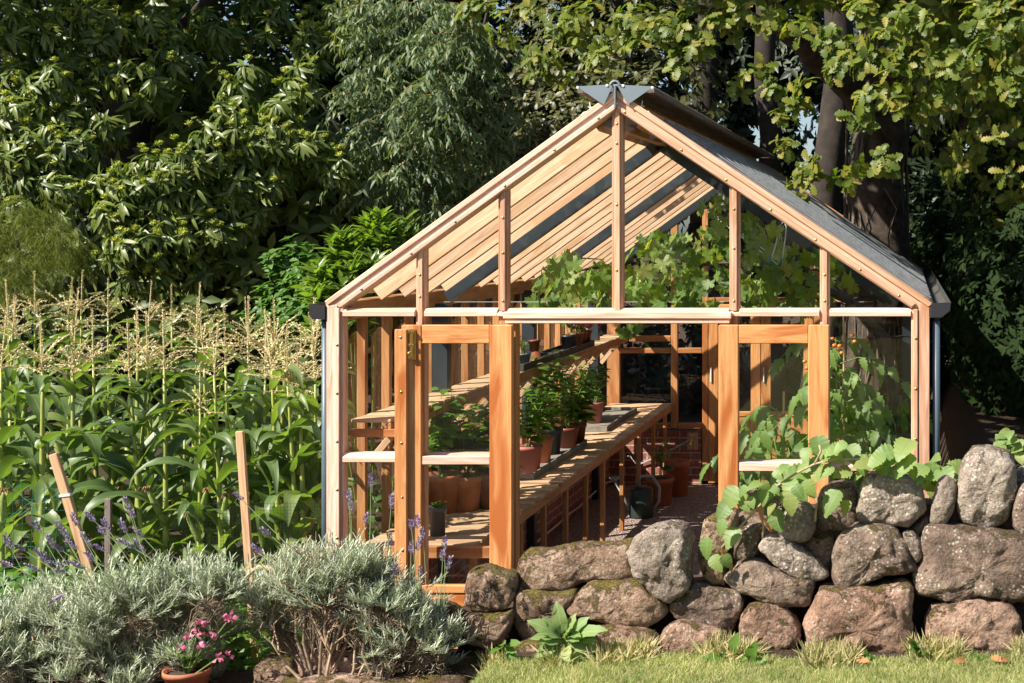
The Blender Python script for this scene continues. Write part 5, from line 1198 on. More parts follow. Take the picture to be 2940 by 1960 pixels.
# low green cover on the far left
n = 15000; x = NR.uniform(-5.6, -3.3, n); y = np.where(np.arange(n) < 9000, NR.uniform(-.75, .6, n), NR.uniform(.6, 6.8, n)); x = np.where(y > .6, -3.32 - abs(NR.normal(0, .35, n)), x); z = np.array([gh(a, b) for a, b in zip(x, y)]) + NR.uniform(.02, .34, n) * (1 - sst(-3, 3, 0) * .0)
z = np.where(x > -3.9, z - .08, z + .05)
o = np_mesh('nettle_leaves', [inst(T_ovate, np.stack([x, y, z], 1), rand_dirs(n) * np.array([1, 1, .5]), rand_dirs(n) * .5 + np.array([-.2, -.4, 1]), NR.uniform(.04, .085, n))], M['weed']); o['kind'] = 'stuff'; o['label'] = 'bright green low weeds under the sweetcorn'

# ================================================================ SWEETCORN
M['corn'] = leafmat('corn_leaf', [(.10, .16, .055), (.14, .205, .075), (.19, .25, .10), (.17, .235, .06)], .42, .38, (1.6, 1.8, .45), rib=(.22, .27, .12), ribw=.02, noise_s=5.)
M['cornstalk'] = plain('corn_stalk', (.24, .29, .06), .5, 0, .25, 5., col2=(.40, .42, .10))
M['tassel'] = leafmat('corn_tassel', [(.56, .46, .23), (.66, .56, .31), (.74, .65, .40), (.50, .36, .18)], .7, .25, (1.1, 1.1, .8))
M['husk'] = leafmat('corn_husk', [(.22, .28, .08), (.28, .34, .10)], .55, .2)
M['silk'] = plain('corn_silk', (.30, .15, .06), .8, 0, .3, 40.)
def ribbon(p0, az, L, w, up, dr, tw):
    """one corn leaf as a strip of cross rows"""
    n = 13; V = []; u = []; q = Vector(p0); h = Vector((math.cos(az), math.sin(az), 0)); el = up
    for i in range(n):
        f = i / (n - 1); ww = w * (min(1, .35 + f * 3.2) * (1 - f ** 2.4)) + .002
        d = h * math.cos(el) + Vector((0, 0, math.sin(el))); s = h.cross(Vector((0, 0, 1))); s = Matrix.Rotation(tw * f, 3, d) @ s; nn = s.cross(d)
        wv = .18 * math.sin(f * 17 + az * 5) * ww
        for k, o in ((-1, .28), (-.5, .1), (0, 0), (.5, .1), (1, .28)): V.append(q + s * (ww * k) + nn * (ww * o + wv * k)); u.append((k * .5, f))
        q = q + d * (L / (n - 1)); el -= dr / (n - 1) * (.4 + 1.3 * f)
    F = [(i * 5 + k, i * 5 + k + 1, i * 5 + k + 6, i * 5 + k + 5) for i in range(n - 1) for k in range(4)]
    return np.array([tuple(v) for v in V]), np.array(F), np.array(u)
def make_corn(h, ears, seed, nl, tas=True):
    R.seed(seed); t = thing('sweetcorn_plant', '', 'sweetcorn', (0, 0, 0)); m = MB(); hs = h * .80
    bend = R.uniform(-.05, .05); path = [(bend * (k / 8) ** 2, 0, hs * k / 8) for k in range(9)]
    m.tube(path, [.018, .0175, .017, .016, .015, .013, .011, .009, .007], 8)
    for k in range(1, 7): m.ball((bend * (k / 7) ** 2, 0, hs * k / 7.2), .0155 - .001 * k, 8, (1, 1, .7))
    m.build('stalk', M['cornstalk'], t, smooth=True)
    ch = []; az0 = R.uniform(0, PI)
    for k in range(nl):
        f = .12 + .80 * k / (nl - 1); az = az0 + PI * (k % 2) + R.uniform(-.7, .7); mid = math.sin(PI * min(1, f * 1.05))
        ch.append(ribbon((bend * f * f, 0, hs * f), az, h * (.215 + .11 * mid) * R.uniform(.85, 1.1), (.050 * R.uniform(.8, 1.15)) * (.7 + .4 * mid), R.uniform(.8, 1.25), R.uniform(2.3, 3.6), R.uniform(-1., 1.)))
    np_mesh('foliage', ch, M['corn'], t)
    if not tas: return t
    loc = []; dd = []; pth = []; rd = []; nb = R.randint(10, 13); tip = Vector((bend, 0, hs))
    for k in range(nb + 1):
        if k == nb: d0 = Vector((R.uniform(-.08, .08), 0, 1)); L = h * .20; b = tip; dr = .1
        else:
            a = k * 2.4; el = R.uniform(.2, 1.0); d0 = Vector((math.cos(a) * math.cos(el), math.sin(a) * math.cos(el), math.sin(el))); L = h * R.uniform(.085, .145); b = tip + Vector((0, 0, h * .055 * k / nb)); dr = R.uniform(.05, .4)
        pts = [b + d0 * (L * u) + Vector((0, 0, -dr * L * u * u)) for u in (0, .25, .5, .75, 1)]
        pth.append(pts); rd.append([.0022] * 5 if k < nb else [.006, .005, .004, .003, .002])
        m_ = 17 if k < nb else 50
        for j in range(m_):
            u = .15 + .85 * j / m_; i = min(3, int(u * 4)); q = pts[i].lerp(pts[i + 1], u * 4 - i); a = j * 2.1; tg = (pts[i + 1] - pts[i]).normalized(); s_ = tg.orthogonal(); s2_ = tg.cross(s_)
            loc.append(tuple(q)); dd.append(tuple(tg * 1.2 + (s_ * math.cos(a) + s2_ * math.sin(a)) * .75))
    n = len(loc); np_mesh('tassel', [inst(strip_leaf([0, .5, 1], [.12, .3, .05], .5, 0), np.array(loc), np.array(dd), rand_dirs(n), NR.uniform(.012, .018, n), 1.05), tubes(pth, rd, 4)], M['tassel'], t)
    for k in range(ears):
        z = hs * (.42 + .12 * k); a = R.uniform(-2.6, -.5); d = Vector((math.cos(a) * .45, math.sin(a) * .45, 1)).normalized(); b = Vector((.01, -.01, z))
        m = MB(); m.tube([b, b + d * .05, b + d * .12, b + d * .19, b + d * .23], [.010, .018, .0205, .015, .007], 10); e = m.build('ear', M['husk'], t, smooth=True)
        m = MB(); 
        for j in range(14): o_ = Vector((R.gauss(0, .012), R.gauss(0, .012), 0)); m.tube([b + d * .225, b + d * .25 + o_, b + d * .255 + o_ * 1.9 + Vector((0, 0, -.035))], [.004, .003, .001], 4)
        m.build('silk', M['silk'], e)
    return t
protos = [make_corn(2.0, 1, 3, 13), make_corn(1.95, 0, 8, 12), make_corn(1.9, 1, 14, 13), make_corn(2.05, 2, 21, 12), make_corn(1.6, 1, 33, 9), make_corn(1.5, 1, 41, 12, False), make_corn(1.4, 0, 47, 12, False)]
tips = [(28, 626), (10, 665), (84, 608), (54, 659), (94, 686), (157, 623), (183, 605), (139, 644), (260, 622), (312, 633), (342, 630), (399, 640), (441, 634), (451, 667), (485, 636), (513, 716), (534, 684), (560, 660), (584, 667), (170, 718), (296, 702), (337, 715), (380, 692), (452, 817), (620, 640), (655, 690), (690, 720), (230, 690), (610, 720), (705, 770), (2, 700)]
R.seed(99); used = set(); CG = 'sweetcorn plants in the bed left of the greenhouse'
spots = []
for px, py in tips:
    Z = 2.58 - .25; s = (HZ - (.25 + R.uniform(1.85, 2.05))) / K / max(20, py - VY); s = min(1.52, max(1.06, s)); spots.append((px, py, (s - 1) * D))
for k in range(13): spots.append((R.uniform(-60, 735), R.uniform(800, 900), R.uniform(.4, 2.2)))
spots += [(668, 700, 1.2), (712, 690, 1.6), (735, 735, .9), (640, 735, 1.0), (700, 745, 2.2), (725, 668, 2.6)]
for k in range(10): spots.append((R.uniform(-150, -20), R.uniform(640, 720), R.uniform(.6, 3)))
R.seed(123)
for i, (px, py, Y) in enumerate(spots):
    k = i % 5 if i < 31 or 44 <= i < 50 else 5 + i % 2; pr = protos[k]
    o = pr if k not in used else copy_tree(pr); used.add(k)
    c = P(px, py, Y); x = min(c.x, -3.5); z0 = gh(x, Y); hh = (2.0, 1.95, 1.9, 2.05, 1.6, 1.5, 1.4)[k]; sc = max(.6, min(1.2, (c.z - z0) / hh))
    o.location = (x, Y, z0 - .01); o.rotation_euler = (R.uniform(-.05, .05), R.uniform(-.05, .05), R.uniform(0, 6.28)); o.scale = (sc, sc, sc)
    o['group'] = CG
    o['label'] = ('sweetcorn plant with cream tassel rising above the others against the dark trees' if py < 655 else 'sweetcorn plant with its tassel level with the greenhouse eaves' if py < 730 else 'shorter sweetcorn plant at the front of the bed' + (', tassel among the leaves' if k < 5 else ' without a tassel'))
    if px < 0: o['label'] = 'sweetcorn plant at the far left edge of the bed'
# ================================================================ TREES
R.seed(41)
def whorl(T, p, A, L, size, droop, spread, fwd=.3, jit=.25, wid=1.0, szv=.3):
    n = len(p); A = nrmz(A); t1 = nrmz(np.cross(A, rand_dirs(n))); t2 = np.cross(A, t1); ph = NR.uniform(0, 6.28, n); out_ = []
    for k in range(L):
        a = ph + 2 * PI * k / L + NR.normal(0, jit, n); rad = t1 * np.cos(a)[:, None] + t2 * np.sin(a)[:, None]
        d = A * fwd + rad * spread + np.array([0, 0, -droop]) + NR.normal(0, .12, (n, 3))
        out_.append(inst(T, p + NR.normal(0, .012, (n, 3)), d, A + rad * .15 + np.array([0, 0, .35]) + NR.normal(0, .2, (n, 3)), size * NR.uniform(1 - szv, 1 + szv * .7, n), wid))
    return out_
def blob_pts(blobs, dens, yr):
    """front clumps named by where they show: (px, py, radius px, Y)"""
    pts = []; ax = []
    for px, py, r, Y in blobs:
        c = np.array(tuple(P(px, py, Y))); rw = r * K * (1 + Y / D); n = max(3, int(dens * r * r / 1000.))
        q = in_ball(n, .35); q[:, 1] *= yr / max(rw, .01) if False else 1.0
        pts.append(c + q * rw * np.array([1.05, .9, .85])); ax.append(nrmz(q + np.array([-.25, -.55, .45])))
    return np.concatenate(pts), np.concatenate(ax)
def ell_pts(c, r, n, shell=0., axis=(-.2, -.5, .45)):
    q = in_ball(n, shell); return np.array(c) + q * np.array(r), nrmz(q + np.array(axis))
def limbs(root, segs, mat, n=9, name='trunk'):
    m = MB(root.location)
    for pts, rr in segs:
        q = [Vector(v) for v in pts]; rr = list(rr) if len(rr) == len(q) else list(np.interp(np.linspace(0, 1, len(q)), np.linspace(0, 1, len(rr)), rr)); Q = []; RR = []
        for i in range(len(q) - 1):
            for u in range(5):
                f = u / 5; v = q[i].lerp(q[i + 1], f); w = .6 * min(rr[i], .12) * (0 if i + u == 0 else 1); ns = noise.noise_vector(v * 2.3)
                Q.append(v + Vector((ns.x, ns.y, 0)) * w * 1.6); RR.append((rr[i] * (1 - f) + rr[i + 1] * f) * (1 + .12 * noise.noise(v * 3.1)))
        Q.append(q[-1]); RR.append(rr[-1]); m.tube(Q, RR, n)
    return m.build(name, M[mat], root, smooth=True)
T_chest = strip_leaf([0, .15, .4, .7, .9, 1], [.02, .085, .125, .10, .045, .004], .22, .35)
T_lq = strip_leaf([0, .5, 1], [.06, .22, .02], .25, .25)
T_oak = strip_leaf([0, .1, .2, .3, .38, .48, .57, .68, .77, .88, .95, 1], [.03, .07, .17, .10, .24, .14, .30, .17, .29, .16, .15, .03], .22, .3, .1)
T_euc = strip_leaf([0, .25, .6, 1], [.03, .10, .09, .008], .15, .25)
M['chest'] = leafmat('chestnut_leaf', [(.055, .09, .015), (.09, .135, .024), (.14, .18, .036), (.17, .20, .046)], .40, .32, spec=.42)
M['bur'] = leafmat('chestnut_bur', [(.24, .29, .035), (.32, .36, .05), (.38, .38, .07)], .6, .25)
M['oak'] = leafmat('oak_leaf', [(.06, .095, .012), (.09, .135, .018), (.13, .175, .024), (.18, .20, .032), (.25, .22, .04)], .48, .42, spec=.35)
M['oak2'] = leafmat('far_oak_leaf', [(.05, .062, .017), (.075, .085, .024), (.10, .105, .03), (.12, .105, .034)], .45, .32)
M['euc'] = leafmat('eucalyptus_leaf', [(.09, .135, .072), (.13, .185, .10), (.175, .23, .14), (.17, .21, .065)], .45, .36, (1.2, 1.4, .7), spec=.3)
M['laurel'] = leafmat('laurel_leaf', [(.09, .155, .018), (.13, .21, .026), (.18, .26, .04)], .3, .42, spec=.5)
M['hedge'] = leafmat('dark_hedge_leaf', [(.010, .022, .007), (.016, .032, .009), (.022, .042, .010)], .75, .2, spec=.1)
M['wood'] = leafmat('woodland_leaf', [(.010, .020, .007), (.016, .030, .009), (.024, .042, .012)], .5, .2)  # colours set dark to deepen the shade of the background trees
M['conifer'] = leafmat('feathery_leaf', [(.065, .09, .012), (.11, .135, .02), (.16, .17, .032)], .55, .4, spec=.2)
# --- sweet chestnut, far left
t = thing('sweet_chestnut_tree', 'sweet chestnut tree with drooping glossy leaves and yellow green burs at the left', 'chestnut tree', (-9.0, 8.3, gh(-9, 8.3)))
b = [(20, 60, 70, 6.2), (110, 130, 70, 6.3), (40, 180, 60, 6.2), (110, 190, 50, 6.0), (230, 60, 70, 6.5), (320, 180, 60, 6.3), (230, 180, 55, 6.5), (30, 260, 60, 5.9), (90, 320, 70, 5.9), (160, 340, 60, 5.9), (30, 370, 60, 5.8), (100, 430, 60, 5.8), (160, 420, 45, 5.8), (50, 480, 40, 5.8), (270, 420, 55, 5.8), (330, 400, 60, 5.7), (400, 390, 60, 5.7), (470, 350, 60, 5.7), (530, 300, 55, 5.7), (590, 320, 55, 5.8), (650, 310, 55, 5.8), (720, 340, 50, 5.8), (780, 380, 45, 5.9), (640, 250, 45, 5.8), (690, 200, 40, 5.8), (570, 170, 35, 5.9), (540, 220, 45, 5.9), (700, 150, 30, 5.8), (620, 400, 55, 5.9), (540, 420, 60, 5.9), (450, 460, 60, 5.8), (380, 480, 60, 5.8), (300, 500, 50, 5.7), (340, 560, 60, 5.7), (280, 570, 45, 5.7), (420, 550, 60, 5.8), (500, 520, 55, 5.9), (570, 480, 50, 6.), (360, 620, 55, 5.8), (430, 620, 50, 5.9), (300, 640, 40, 5.8), (470, 600, 45, 6.), (250, 490, 40, 5.7), (820, 90, 50, 6.8), (760, 60, 60, 7.2), (720, 100, 50, 7.), (830, 30, 50, 6.9), (600, 40, 60, 7.2), (480, 60, 60, 7.), (350, 60, 55, 6.6), (180, 20, 50, 6.4), (400, 130, 50, 6.6), (160, 270, 45, 6.1), (240, 290, 40, 6.2)]
p, a = blob_pts(b, 8.8, .4)
ch = whorl(T_chest, p, a, 9, .158, .6, .8, .25)
k = (NR.random(len(p)) < .34) & (a[:, 1] < .1); bp_ = p[k] + a[k] * .06 + np.array([0, -.03, .04])
p2, a2 = ell_pts((-8.9, 8.6, 3.2), (3.6, 1.6, 3.4), 1500); ch += whorl(T_lq, p2, a2, 7, .21, .45, .8, .25)
p3, a3 = ell_pts((-9.4, 7.2, 6.6), (3.0, 2.4, 2.2), 1100); p3 = p3[(p3[:, 2] > 4.9 + .0 * p3[:, 0])]; a3 = a3[:len(p3)]; ch += whorl(T_lq, p3, a3, 7, .22, .45, .8, .25)
np_mesh('crown', ch, M['chest'], t, t.location)
d0 = rand_dirs(30); Vb = []; Fb = []
for q in bp_:
    for j in range(30): pass
sp = inst(strip_leaf([0, .5, 1], [.40, .28, .02], .6, 0), np.repeat(bp_, 34, 0) + np.tile(rand_dirs(34), (len(bp_), 1)) * .022, np.tile(rand_dirs(34), (len(bp_), 1)), rand_dirs(34 * len(bp_)), .027)
np_mesh('bur', [sp], M['bur'], t, t.location)
limbs(t, [([(-9, 8.3, .2), (-8.9, 8.3, 2), (-8.7, 8.2, 4), (-8.6, 8, 8)], [.35, .3, .24, .1]), ([(-8.9, 8.3, 2), (-8.2, 7.4, 2.8), (-7.2, 6.4, 3.3)], [.13, .08, .03]), ([(-8.8, 8.3, 3), (-9.4, 7.3, 3.6), (-10, 6.2, 3.9)], [.12, .07, .03]), ([(-8.7, 8.2, 4), (-7.6, 7.4, 4.9), (-6.6, 6.9, 5.5)], [.12, .07, .03])], 'darkbark')
# --- eucalyptus
t = thing('eucalyptus_tree', 'weeping blue green eucalyptus tree behind the left roof slope', 'eucalyptus', (-5.0, 7.6, gh(-5, 7.6)))
b = [(860, 60, 60), (930, 80, 60), (880, 150, 60), (940, 180, 65), (1000, 100, 60), (1060, 120, 60), (1100, 180, 55), (1000, 200, 60), (900, 220, 55), (840, 190, 35), (1060, 250, 65), (980, 280, 65), (1110, 280, 50), (900, 290, 50), (850, 270, 35), (810, 230, 30), (800, 330, 35), (850, 340, 45), (920, 350, 55), (1000, 360, 60), (1080, 350, 60), (1140, 340, 40), (960, 420, 55), (1040, 420, 55), (900, 400, 45), (1100, 420, 40), (980, 480, 40), (920, 500, 35), (1020, 480, 40), (860, 430, 25), (790, 200, 22), (870, 10, 50), (960, 20, 60), (1060, 40, 60), (1130, 110, 40), (840, 370, 30), (1160, 250, 30)]
pts = []; ax = []; tw = []; twr = []
for px, py, r in b:
    Y = R.uniform(6.0, 6.9); c = P(px, py, Y); rw = r * K * (1 + Y / D)
    for k in range(int(1.15 * r * r / 100)):
        q = Vector(in_ball(1, .2)[0]) * rw; s_ = c + q; L = R.uniform(.18, .38); h = Vector((R.gauss(0, .8), R.gauss(-.2, .6), R.uniform(-.35, .45))).normalized()
        path = [s_ + h * (L * u) + Vector((0, 0, -.55 * L * u * u)) for u in (0, .33, .66, 1)]; tw.append(path); twr.append([.004, .003, .002, .001])
        for j in range(13):
            u = (j + 1) / 13 * 3; i = min(2, int(u)); pts.append(tuple(path[i].lerp(path[i + 1], u - i))); aa = j * 2.6 + k; ax.append((math.cos(aa) * .55 + h.x * .3, math.sin(aa) * .55 + h.y * .3, -.75 + R.gauss(0, .25)))
pts = np.array(pts); ax = np.array(ax); n = len(pts)
np_mesh('crown', [inst(T_euc, pts, ax, rand_dirs(n) + np.array([-.3, -.6, .3]), NR.uniform(.07, .115, n), 1.25)], M['euc'], t, t.location)
np_mesh('twig', [tubes(tw[::2], twr[::2], 3)], plain('euc_twig', (.22, .13, .05), .7), t, t.location)
limbs(t, [([(-5, 7.6, .2), (-5, 7.5, 2), (-5.1, 7.2, 4), (-5, 7, 6.2)], [.14, .11, .07, .03]), ([(-5.05, 7.4, 2.6), (-5.5, 6.9, 3.2), (-6.0, 6.6, 4.0)], [.05, .035, .012]), ([(-5.05, 7.3, 3.2), (-4.5, 6.8, 4), (-4.2, 6.5, 4.9)], [.05, .03, .012])], 'bark')
# --- smaller leaved oak behind the apex
t = thing('field_maple_tree', 'brownish green small leaved tree behind the roof peak', 'tree', (-3.6, 9.3, gh(-3.6, 9.3)))
b = [(1200, 190, 45, 8), (1230, 250, 50, 7.8), (1290, 230, 50, 7.8), (1270, 290, 55, 7.6), (1330, 260, 45, 7.7), (1220, 320, 50, 7.6), (1180, 370, 45, 7.6), (1250, 370, 50, 7.5), (1320, 320, 45, 7.6), (1160, 430, 40, 7.6), (1120, 460, 35, 7.6), (1200, 410, 40, 7.5), (1360, 200, 40, 8), (1300, 180, 40, 8), (1220, 140, 40, 8.2), (1400, 160, 40, 8.3), (1480, 200, 35, 8.4)]
p, a = blob_pts(b, 15, .4); ch = whorl(T_oak, p, a, 6, .10, .25, .85)
p2, a2 = ell_pts((-3.6, 9.2, 4.2), (1.5, .9, 1.8), 1100); ch += whorl(T_lq, p2, a2, 6, .13, .3, .8)
np_mesh('crown', ch, M['oak2'], t, t.location)
limbs(t, [([(-3.6, 9.3, .2), (-3.6, 9.3, 2.5), (-3.5, 9.2, 5.5)], [.2, .16, .08])], 'darkbark')
# --- big oak overhanging from the right
t = thing('oak_tree', 'large oak with sunlit lobed leaves overhanging the right side of the greenhouse', 'oak tree', (-.25, 6.9, gh(.3, 6.9)))
b = [(1100, 30, 50, 4.5), (1160, 60, 45, 4.3), (1220, 30, 50, 4.2), (1250, 110, 45, 4), (1300, 60, 50, 3.8), (1290, 150, 40, 3.9), (1350, 110, 50, 3.6), (1340, 30, 50, 3.6), (1410, 60, 50, 3.5), (1400, 140, 45, 3.5), (1470, 110, 50, 3.4), (1460, 40, 50, 3.4), (1530, 70, 50, 3.3), (1540, 130, 45, 3.3), (1600, 50, 50, 3.2), (1610, 110, 45, 3.2), (1660, 60, 45, 3.2), (1690, 20, 40, 3.2), (1560, 170, 30, 3.3), (1640, 150, 30, 3.3), (1240, 180, 30, 4),
 (1770, 30, 40, 2.8), (1830, 60, 45, 2.6), (1880, 20, 45, 2.6), (1920, 80, 50, 2.4), (1980, 40, 50, 2.3), (2040, 90, 50, 2.2), (2000, 140, 45, 2.2), (1930, 150, 40, 2.3), (2090, 40, 50, 2.1), (2110, 130, 50, 2.1), (2060, 180, 45, 2.1), (2010, 220, 45, 2.1), (1960, 250, 40, 2.1), (1920, 300, 38, 2.2), (1990, 300, 42, 2.1), (2050, 260, 40, 2.1), (1960, 350, 38, 2.2), (1900, 365, 34, 2.2), (2020, 360, 36, 2.1), (1870, 410, 30, 2.3), (1930, 405, 30, 2.2), (1850, 380, 25, 2.4), (2050, 330, 28, 2.1), (2150, 60, 45, 2), (2180, 140, 40, 2), (2230, 40, 45, 2), (2260, 110, 45, 1.9), (2300, 50, 50, 1.8), (2320, 130, 45, 1.8), (2340, 20, 50, 1.8), (2290, 180, 35, 1.9), (2340, 200, 35, 1.8), (2250, 190, 25, 2), (2150, 210, 35, 2.2), (2110, 240, 30, 2.2), (1800, 330, 22, 3), (1830, 430, 26, 3), (1770, 200, 30, 3.2), (1820, 240, 30, 3), (1860, 200, 34, 2.8), (1730, 150, 32, 3.2), (1790, 270, 22, 3.2), (1870, 300, 26, 2.6), (1700, 190, 24, 3.4)]
p, a = blob_pts(b, 4.2, .4); k = np.array([noise.noise(Vector(q) * 2.6) > -.22 for q in p]); p = p[k]; a = a[k]; ch = whorl(T_oak, p, a, 8, .094, .3, .9, .35, .35, 1.05, .45)
p2, a2 = ell_pts((-.9, 4.2, 5.9), (2.6, 2.6, 1.5), 1700); ch += whorl(T_lq, p2, a2, 6, .15, .2, .8)
p2, a2 = ell_pts((.35, 3.3, 4.95), (1.4, .6, .75), 700); ch += whorl(T_lq, p2, a2, 6, .15, .2, .8)  # clump above the view, added to cast shade on the hedge
p2, a2 = ell_pts((1.1, 4.6, 4.4), (1.3, 2.2, 1.9), 1300); ch += whorl(T_oak, p2, a2, 6, .105, .25, .85)
np_mesh('crown', ch, M['oak'], t, t.location)
tx = P(2010, 500, 6.5).x
limbs(t, [([(tx, 6.9, .2), (tx + .02, 6.85, 2), (tx + .05, 6.8, 3.6), (tx + .1, 6.6, 6.5)], [.36, .31, .28, .2]), ([(tx + .05, 6.8, 3.7), tuple(P(1900, 150, 6.0)), tuple(P(1790, 60, 5)), tuple(P(1600, 20, 4))], [.14, .12, .08, .04]), ([(tx + .08, 6.6, 4.4), tuple(P(2250, 300, 5)), tuple(P(2352, 330, 4))], [.12, .08, .05]), ([(tx + .05, 6.8, 3.5), tuple(P(2000, 250, 4)), tuple(P(1960, 330, 2.5))], [.06, .03, .012])], 'bark', 14)
m = MB(t.location)
for k in range(46):
    a0 = R.uniform(PI * .9, PI * 2.1); z = R.uniform(.6, 2.4); pts = []; aa = a0
    for j in range(8): aa += R.gauss(0, .13); rr = .335 - .02 * j * .4 + .012; pts.append((tx + math.cos(aa) * rr, 6.87 + math.sin(aa) * rr, z + j * .27))
    m.tube(pts, R.uniform(.006, .016), 5)
for pts in ([(2000, 590), (2020, 610), (2050, 640), (2080, 620)], [(1960, 560), (1975, 600), (1990, 520), (2010, 480)], [(2030, 430), (2060, 480), (2040, 540), (2045, 600)]): m.tube([P(*q, 6.3) for q in pts], .008, 5)
m.build('ivy_stem', M['darktwig'], t, smooth=True)
# --- dark trunks and crowns behind
def back_tree(label, px, Y, r, lean, crown, n, sz, mat='wood', grp='shaded trees behind the greenhouse', bm='darkbark'):
    x = P(px, 0, Y).x; t = thing('woodland_tree', label, 'tree', (x, Y, gh(x, Y)), grp)
    limbs(t, [([(x, Y, gh(x, Y) - .1), (x + lean * .4, Y, 3), (x + lean, Y, 7), (x + lean * 1.3, Y, 10)], [r, r * .85, r * .7, r * .4]), ([(x + lean * .6, Y, 5.2), (x + .5, Y - .2, 6.2), (x + 1.2, Y - .4, 6.8)], [r * .2, r * .12, .012])], bm, 12)
    ch = []
    for c, rr, k in crown: p, a = ell_pts(c, rr, int(n * k)); ch += whorl(T_lq, p, a, 6, sz, .25, .8)
    np_mesh('crown', ch, M[mat], t, t.location); return t
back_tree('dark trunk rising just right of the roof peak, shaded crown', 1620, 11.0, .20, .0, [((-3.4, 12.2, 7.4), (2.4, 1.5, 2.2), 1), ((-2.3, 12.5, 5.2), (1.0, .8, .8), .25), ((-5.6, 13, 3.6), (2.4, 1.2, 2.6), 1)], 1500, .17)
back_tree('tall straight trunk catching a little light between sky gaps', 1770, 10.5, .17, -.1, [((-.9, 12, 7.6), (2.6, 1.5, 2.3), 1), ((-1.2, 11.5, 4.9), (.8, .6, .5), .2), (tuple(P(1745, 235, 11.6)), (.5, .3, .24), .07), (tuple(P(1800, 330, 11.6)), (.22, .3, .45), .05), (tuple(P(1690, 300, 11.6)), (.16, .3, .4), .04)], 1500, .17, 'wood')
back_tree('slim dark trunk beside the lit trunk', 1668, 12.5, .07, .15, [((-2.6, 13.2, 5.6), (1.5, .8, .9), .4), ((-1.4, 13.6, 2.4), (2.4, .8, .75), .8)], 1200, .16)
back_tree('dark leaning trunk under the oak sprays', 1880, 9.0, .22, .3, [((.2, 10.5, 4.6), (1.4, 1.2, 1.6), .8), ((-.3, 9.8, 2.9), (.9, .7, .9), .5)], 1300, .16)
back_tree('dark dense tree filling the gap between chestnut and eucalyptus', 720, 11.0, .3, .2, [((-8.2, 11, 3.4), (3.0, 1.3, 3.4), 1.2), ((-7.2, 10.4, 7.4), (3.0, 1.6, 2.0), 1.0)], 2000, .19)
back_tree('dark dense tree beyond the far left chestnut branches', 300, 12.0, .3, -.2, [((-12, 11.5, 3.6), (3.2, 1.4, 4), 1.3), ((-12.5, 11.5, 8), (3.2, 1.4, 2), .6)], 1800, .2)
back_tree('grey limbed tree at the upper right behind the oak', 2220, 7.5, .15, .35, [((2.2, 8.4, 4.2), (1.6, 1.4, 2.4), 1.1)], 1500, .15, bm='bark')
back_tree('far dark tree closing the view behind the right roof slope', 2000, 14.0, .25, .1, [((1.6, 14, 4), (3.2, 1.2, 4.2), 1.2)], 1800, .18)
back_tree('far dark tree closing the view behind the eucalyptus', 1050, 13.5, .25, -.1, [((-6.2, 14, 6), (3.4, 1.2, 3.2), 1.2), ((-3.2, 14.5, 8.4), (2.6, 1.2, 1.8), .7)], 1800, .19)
# --- dark evergreen hedge on the right
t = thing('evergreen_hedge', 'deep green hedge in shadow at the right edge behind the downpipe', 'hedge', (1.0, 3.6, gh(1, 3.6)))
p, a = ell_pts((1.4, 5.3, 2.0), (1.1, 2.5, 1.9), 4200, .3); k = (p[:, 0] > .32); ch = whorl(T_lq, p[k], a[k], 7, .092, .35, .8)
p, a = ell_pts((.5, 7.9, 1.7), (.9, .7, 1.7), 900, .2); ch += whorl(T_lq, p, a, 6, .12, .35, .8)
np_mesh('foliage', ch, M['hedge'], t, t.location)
m = MB(t.location)
for k in range(7): x = 1.2 + R.uniform(-.4, .6); y = 3.4 + k * .6; m.tube([(x, y, .7), (x + R.uniform(-.1, .1), y, 1.8), (x + R.uniform(-.2, .2), y, 3.0)], [.035, .025, .01], 6)
m.build('stem', M['darkbark'], t)
# --- laurel shrubs behind the corn
def shrub(label, b, mat, T, L, sz, dens, base, name='laurel_shrub', cat='laurel', droop=-.25, grp=None):
    x = P(base[0], 0, base[1]).x; t = thing(name, label, cat, (x, base[1], gh(x, base[1])), grp); p, a = blob_pts(b, dens, .4); a = nrmz(a + np.array([0, 0, .8])); ch = []
    for j in range(3): ch += whorl(T, p - a * (.07 * j), a, L, sz * (1 - .0 * j), droop, .75, .55)
    np_mesh('foliage', ch, M[mat], t, t.location)
    m = MB(t.location)
    for q, aa in list(zip(p, a))[::9]: q = Vector(q); g0 = Vector((x + (q.x - x) * .4, base[1], gh(x, base[1]))); m.tube([g0, g0.lerp(q, .6) + Vector((0, 0, .1)), q], [.012, .008, .003], 5)
    m.build('stem', M['stem'], t)
shrub('bright green upright laurel shrub beside the left eave', [(760, 620, 45, 4.2), (800, 580, 45, 4.2), (850, 560, 45, 4.3), (860, 520, 30, 4.3), (900, 560, 40, 4.3), (780, 660, 40, 4.1), (930, 530, 25, 4.5), (840, 610, 45, 4.2), (730, 640, 30, 4.1), (760, 700, 45, 4.0), (800, 740, 40, 4.0), (740, 760, 40, 4.0), (820, 690, 40, 4.1)], 'laurel', T_long, 8, .155, 5.0, (820, 4.6), droop=-.45)
shrub('paler small leaved shrub left of the laurel', [(640, 600, 40, 4.8), (680, 580, 40, 4.8), (650, 660, 45, 4.7), (700, 630, 40, 4.6), (610, 680, 35, 4.7), (660, 700, 40, 4.6), (720, 690, 40, 4.4), (690, 740, 45, 4.4), (640, 750, 45, 4.5), (590, 730, 40, 4.6)], 'weed', T_ovate, 6, .075, 7, (660, 5.1), 'leafy_shrub', 'shrub', .1)
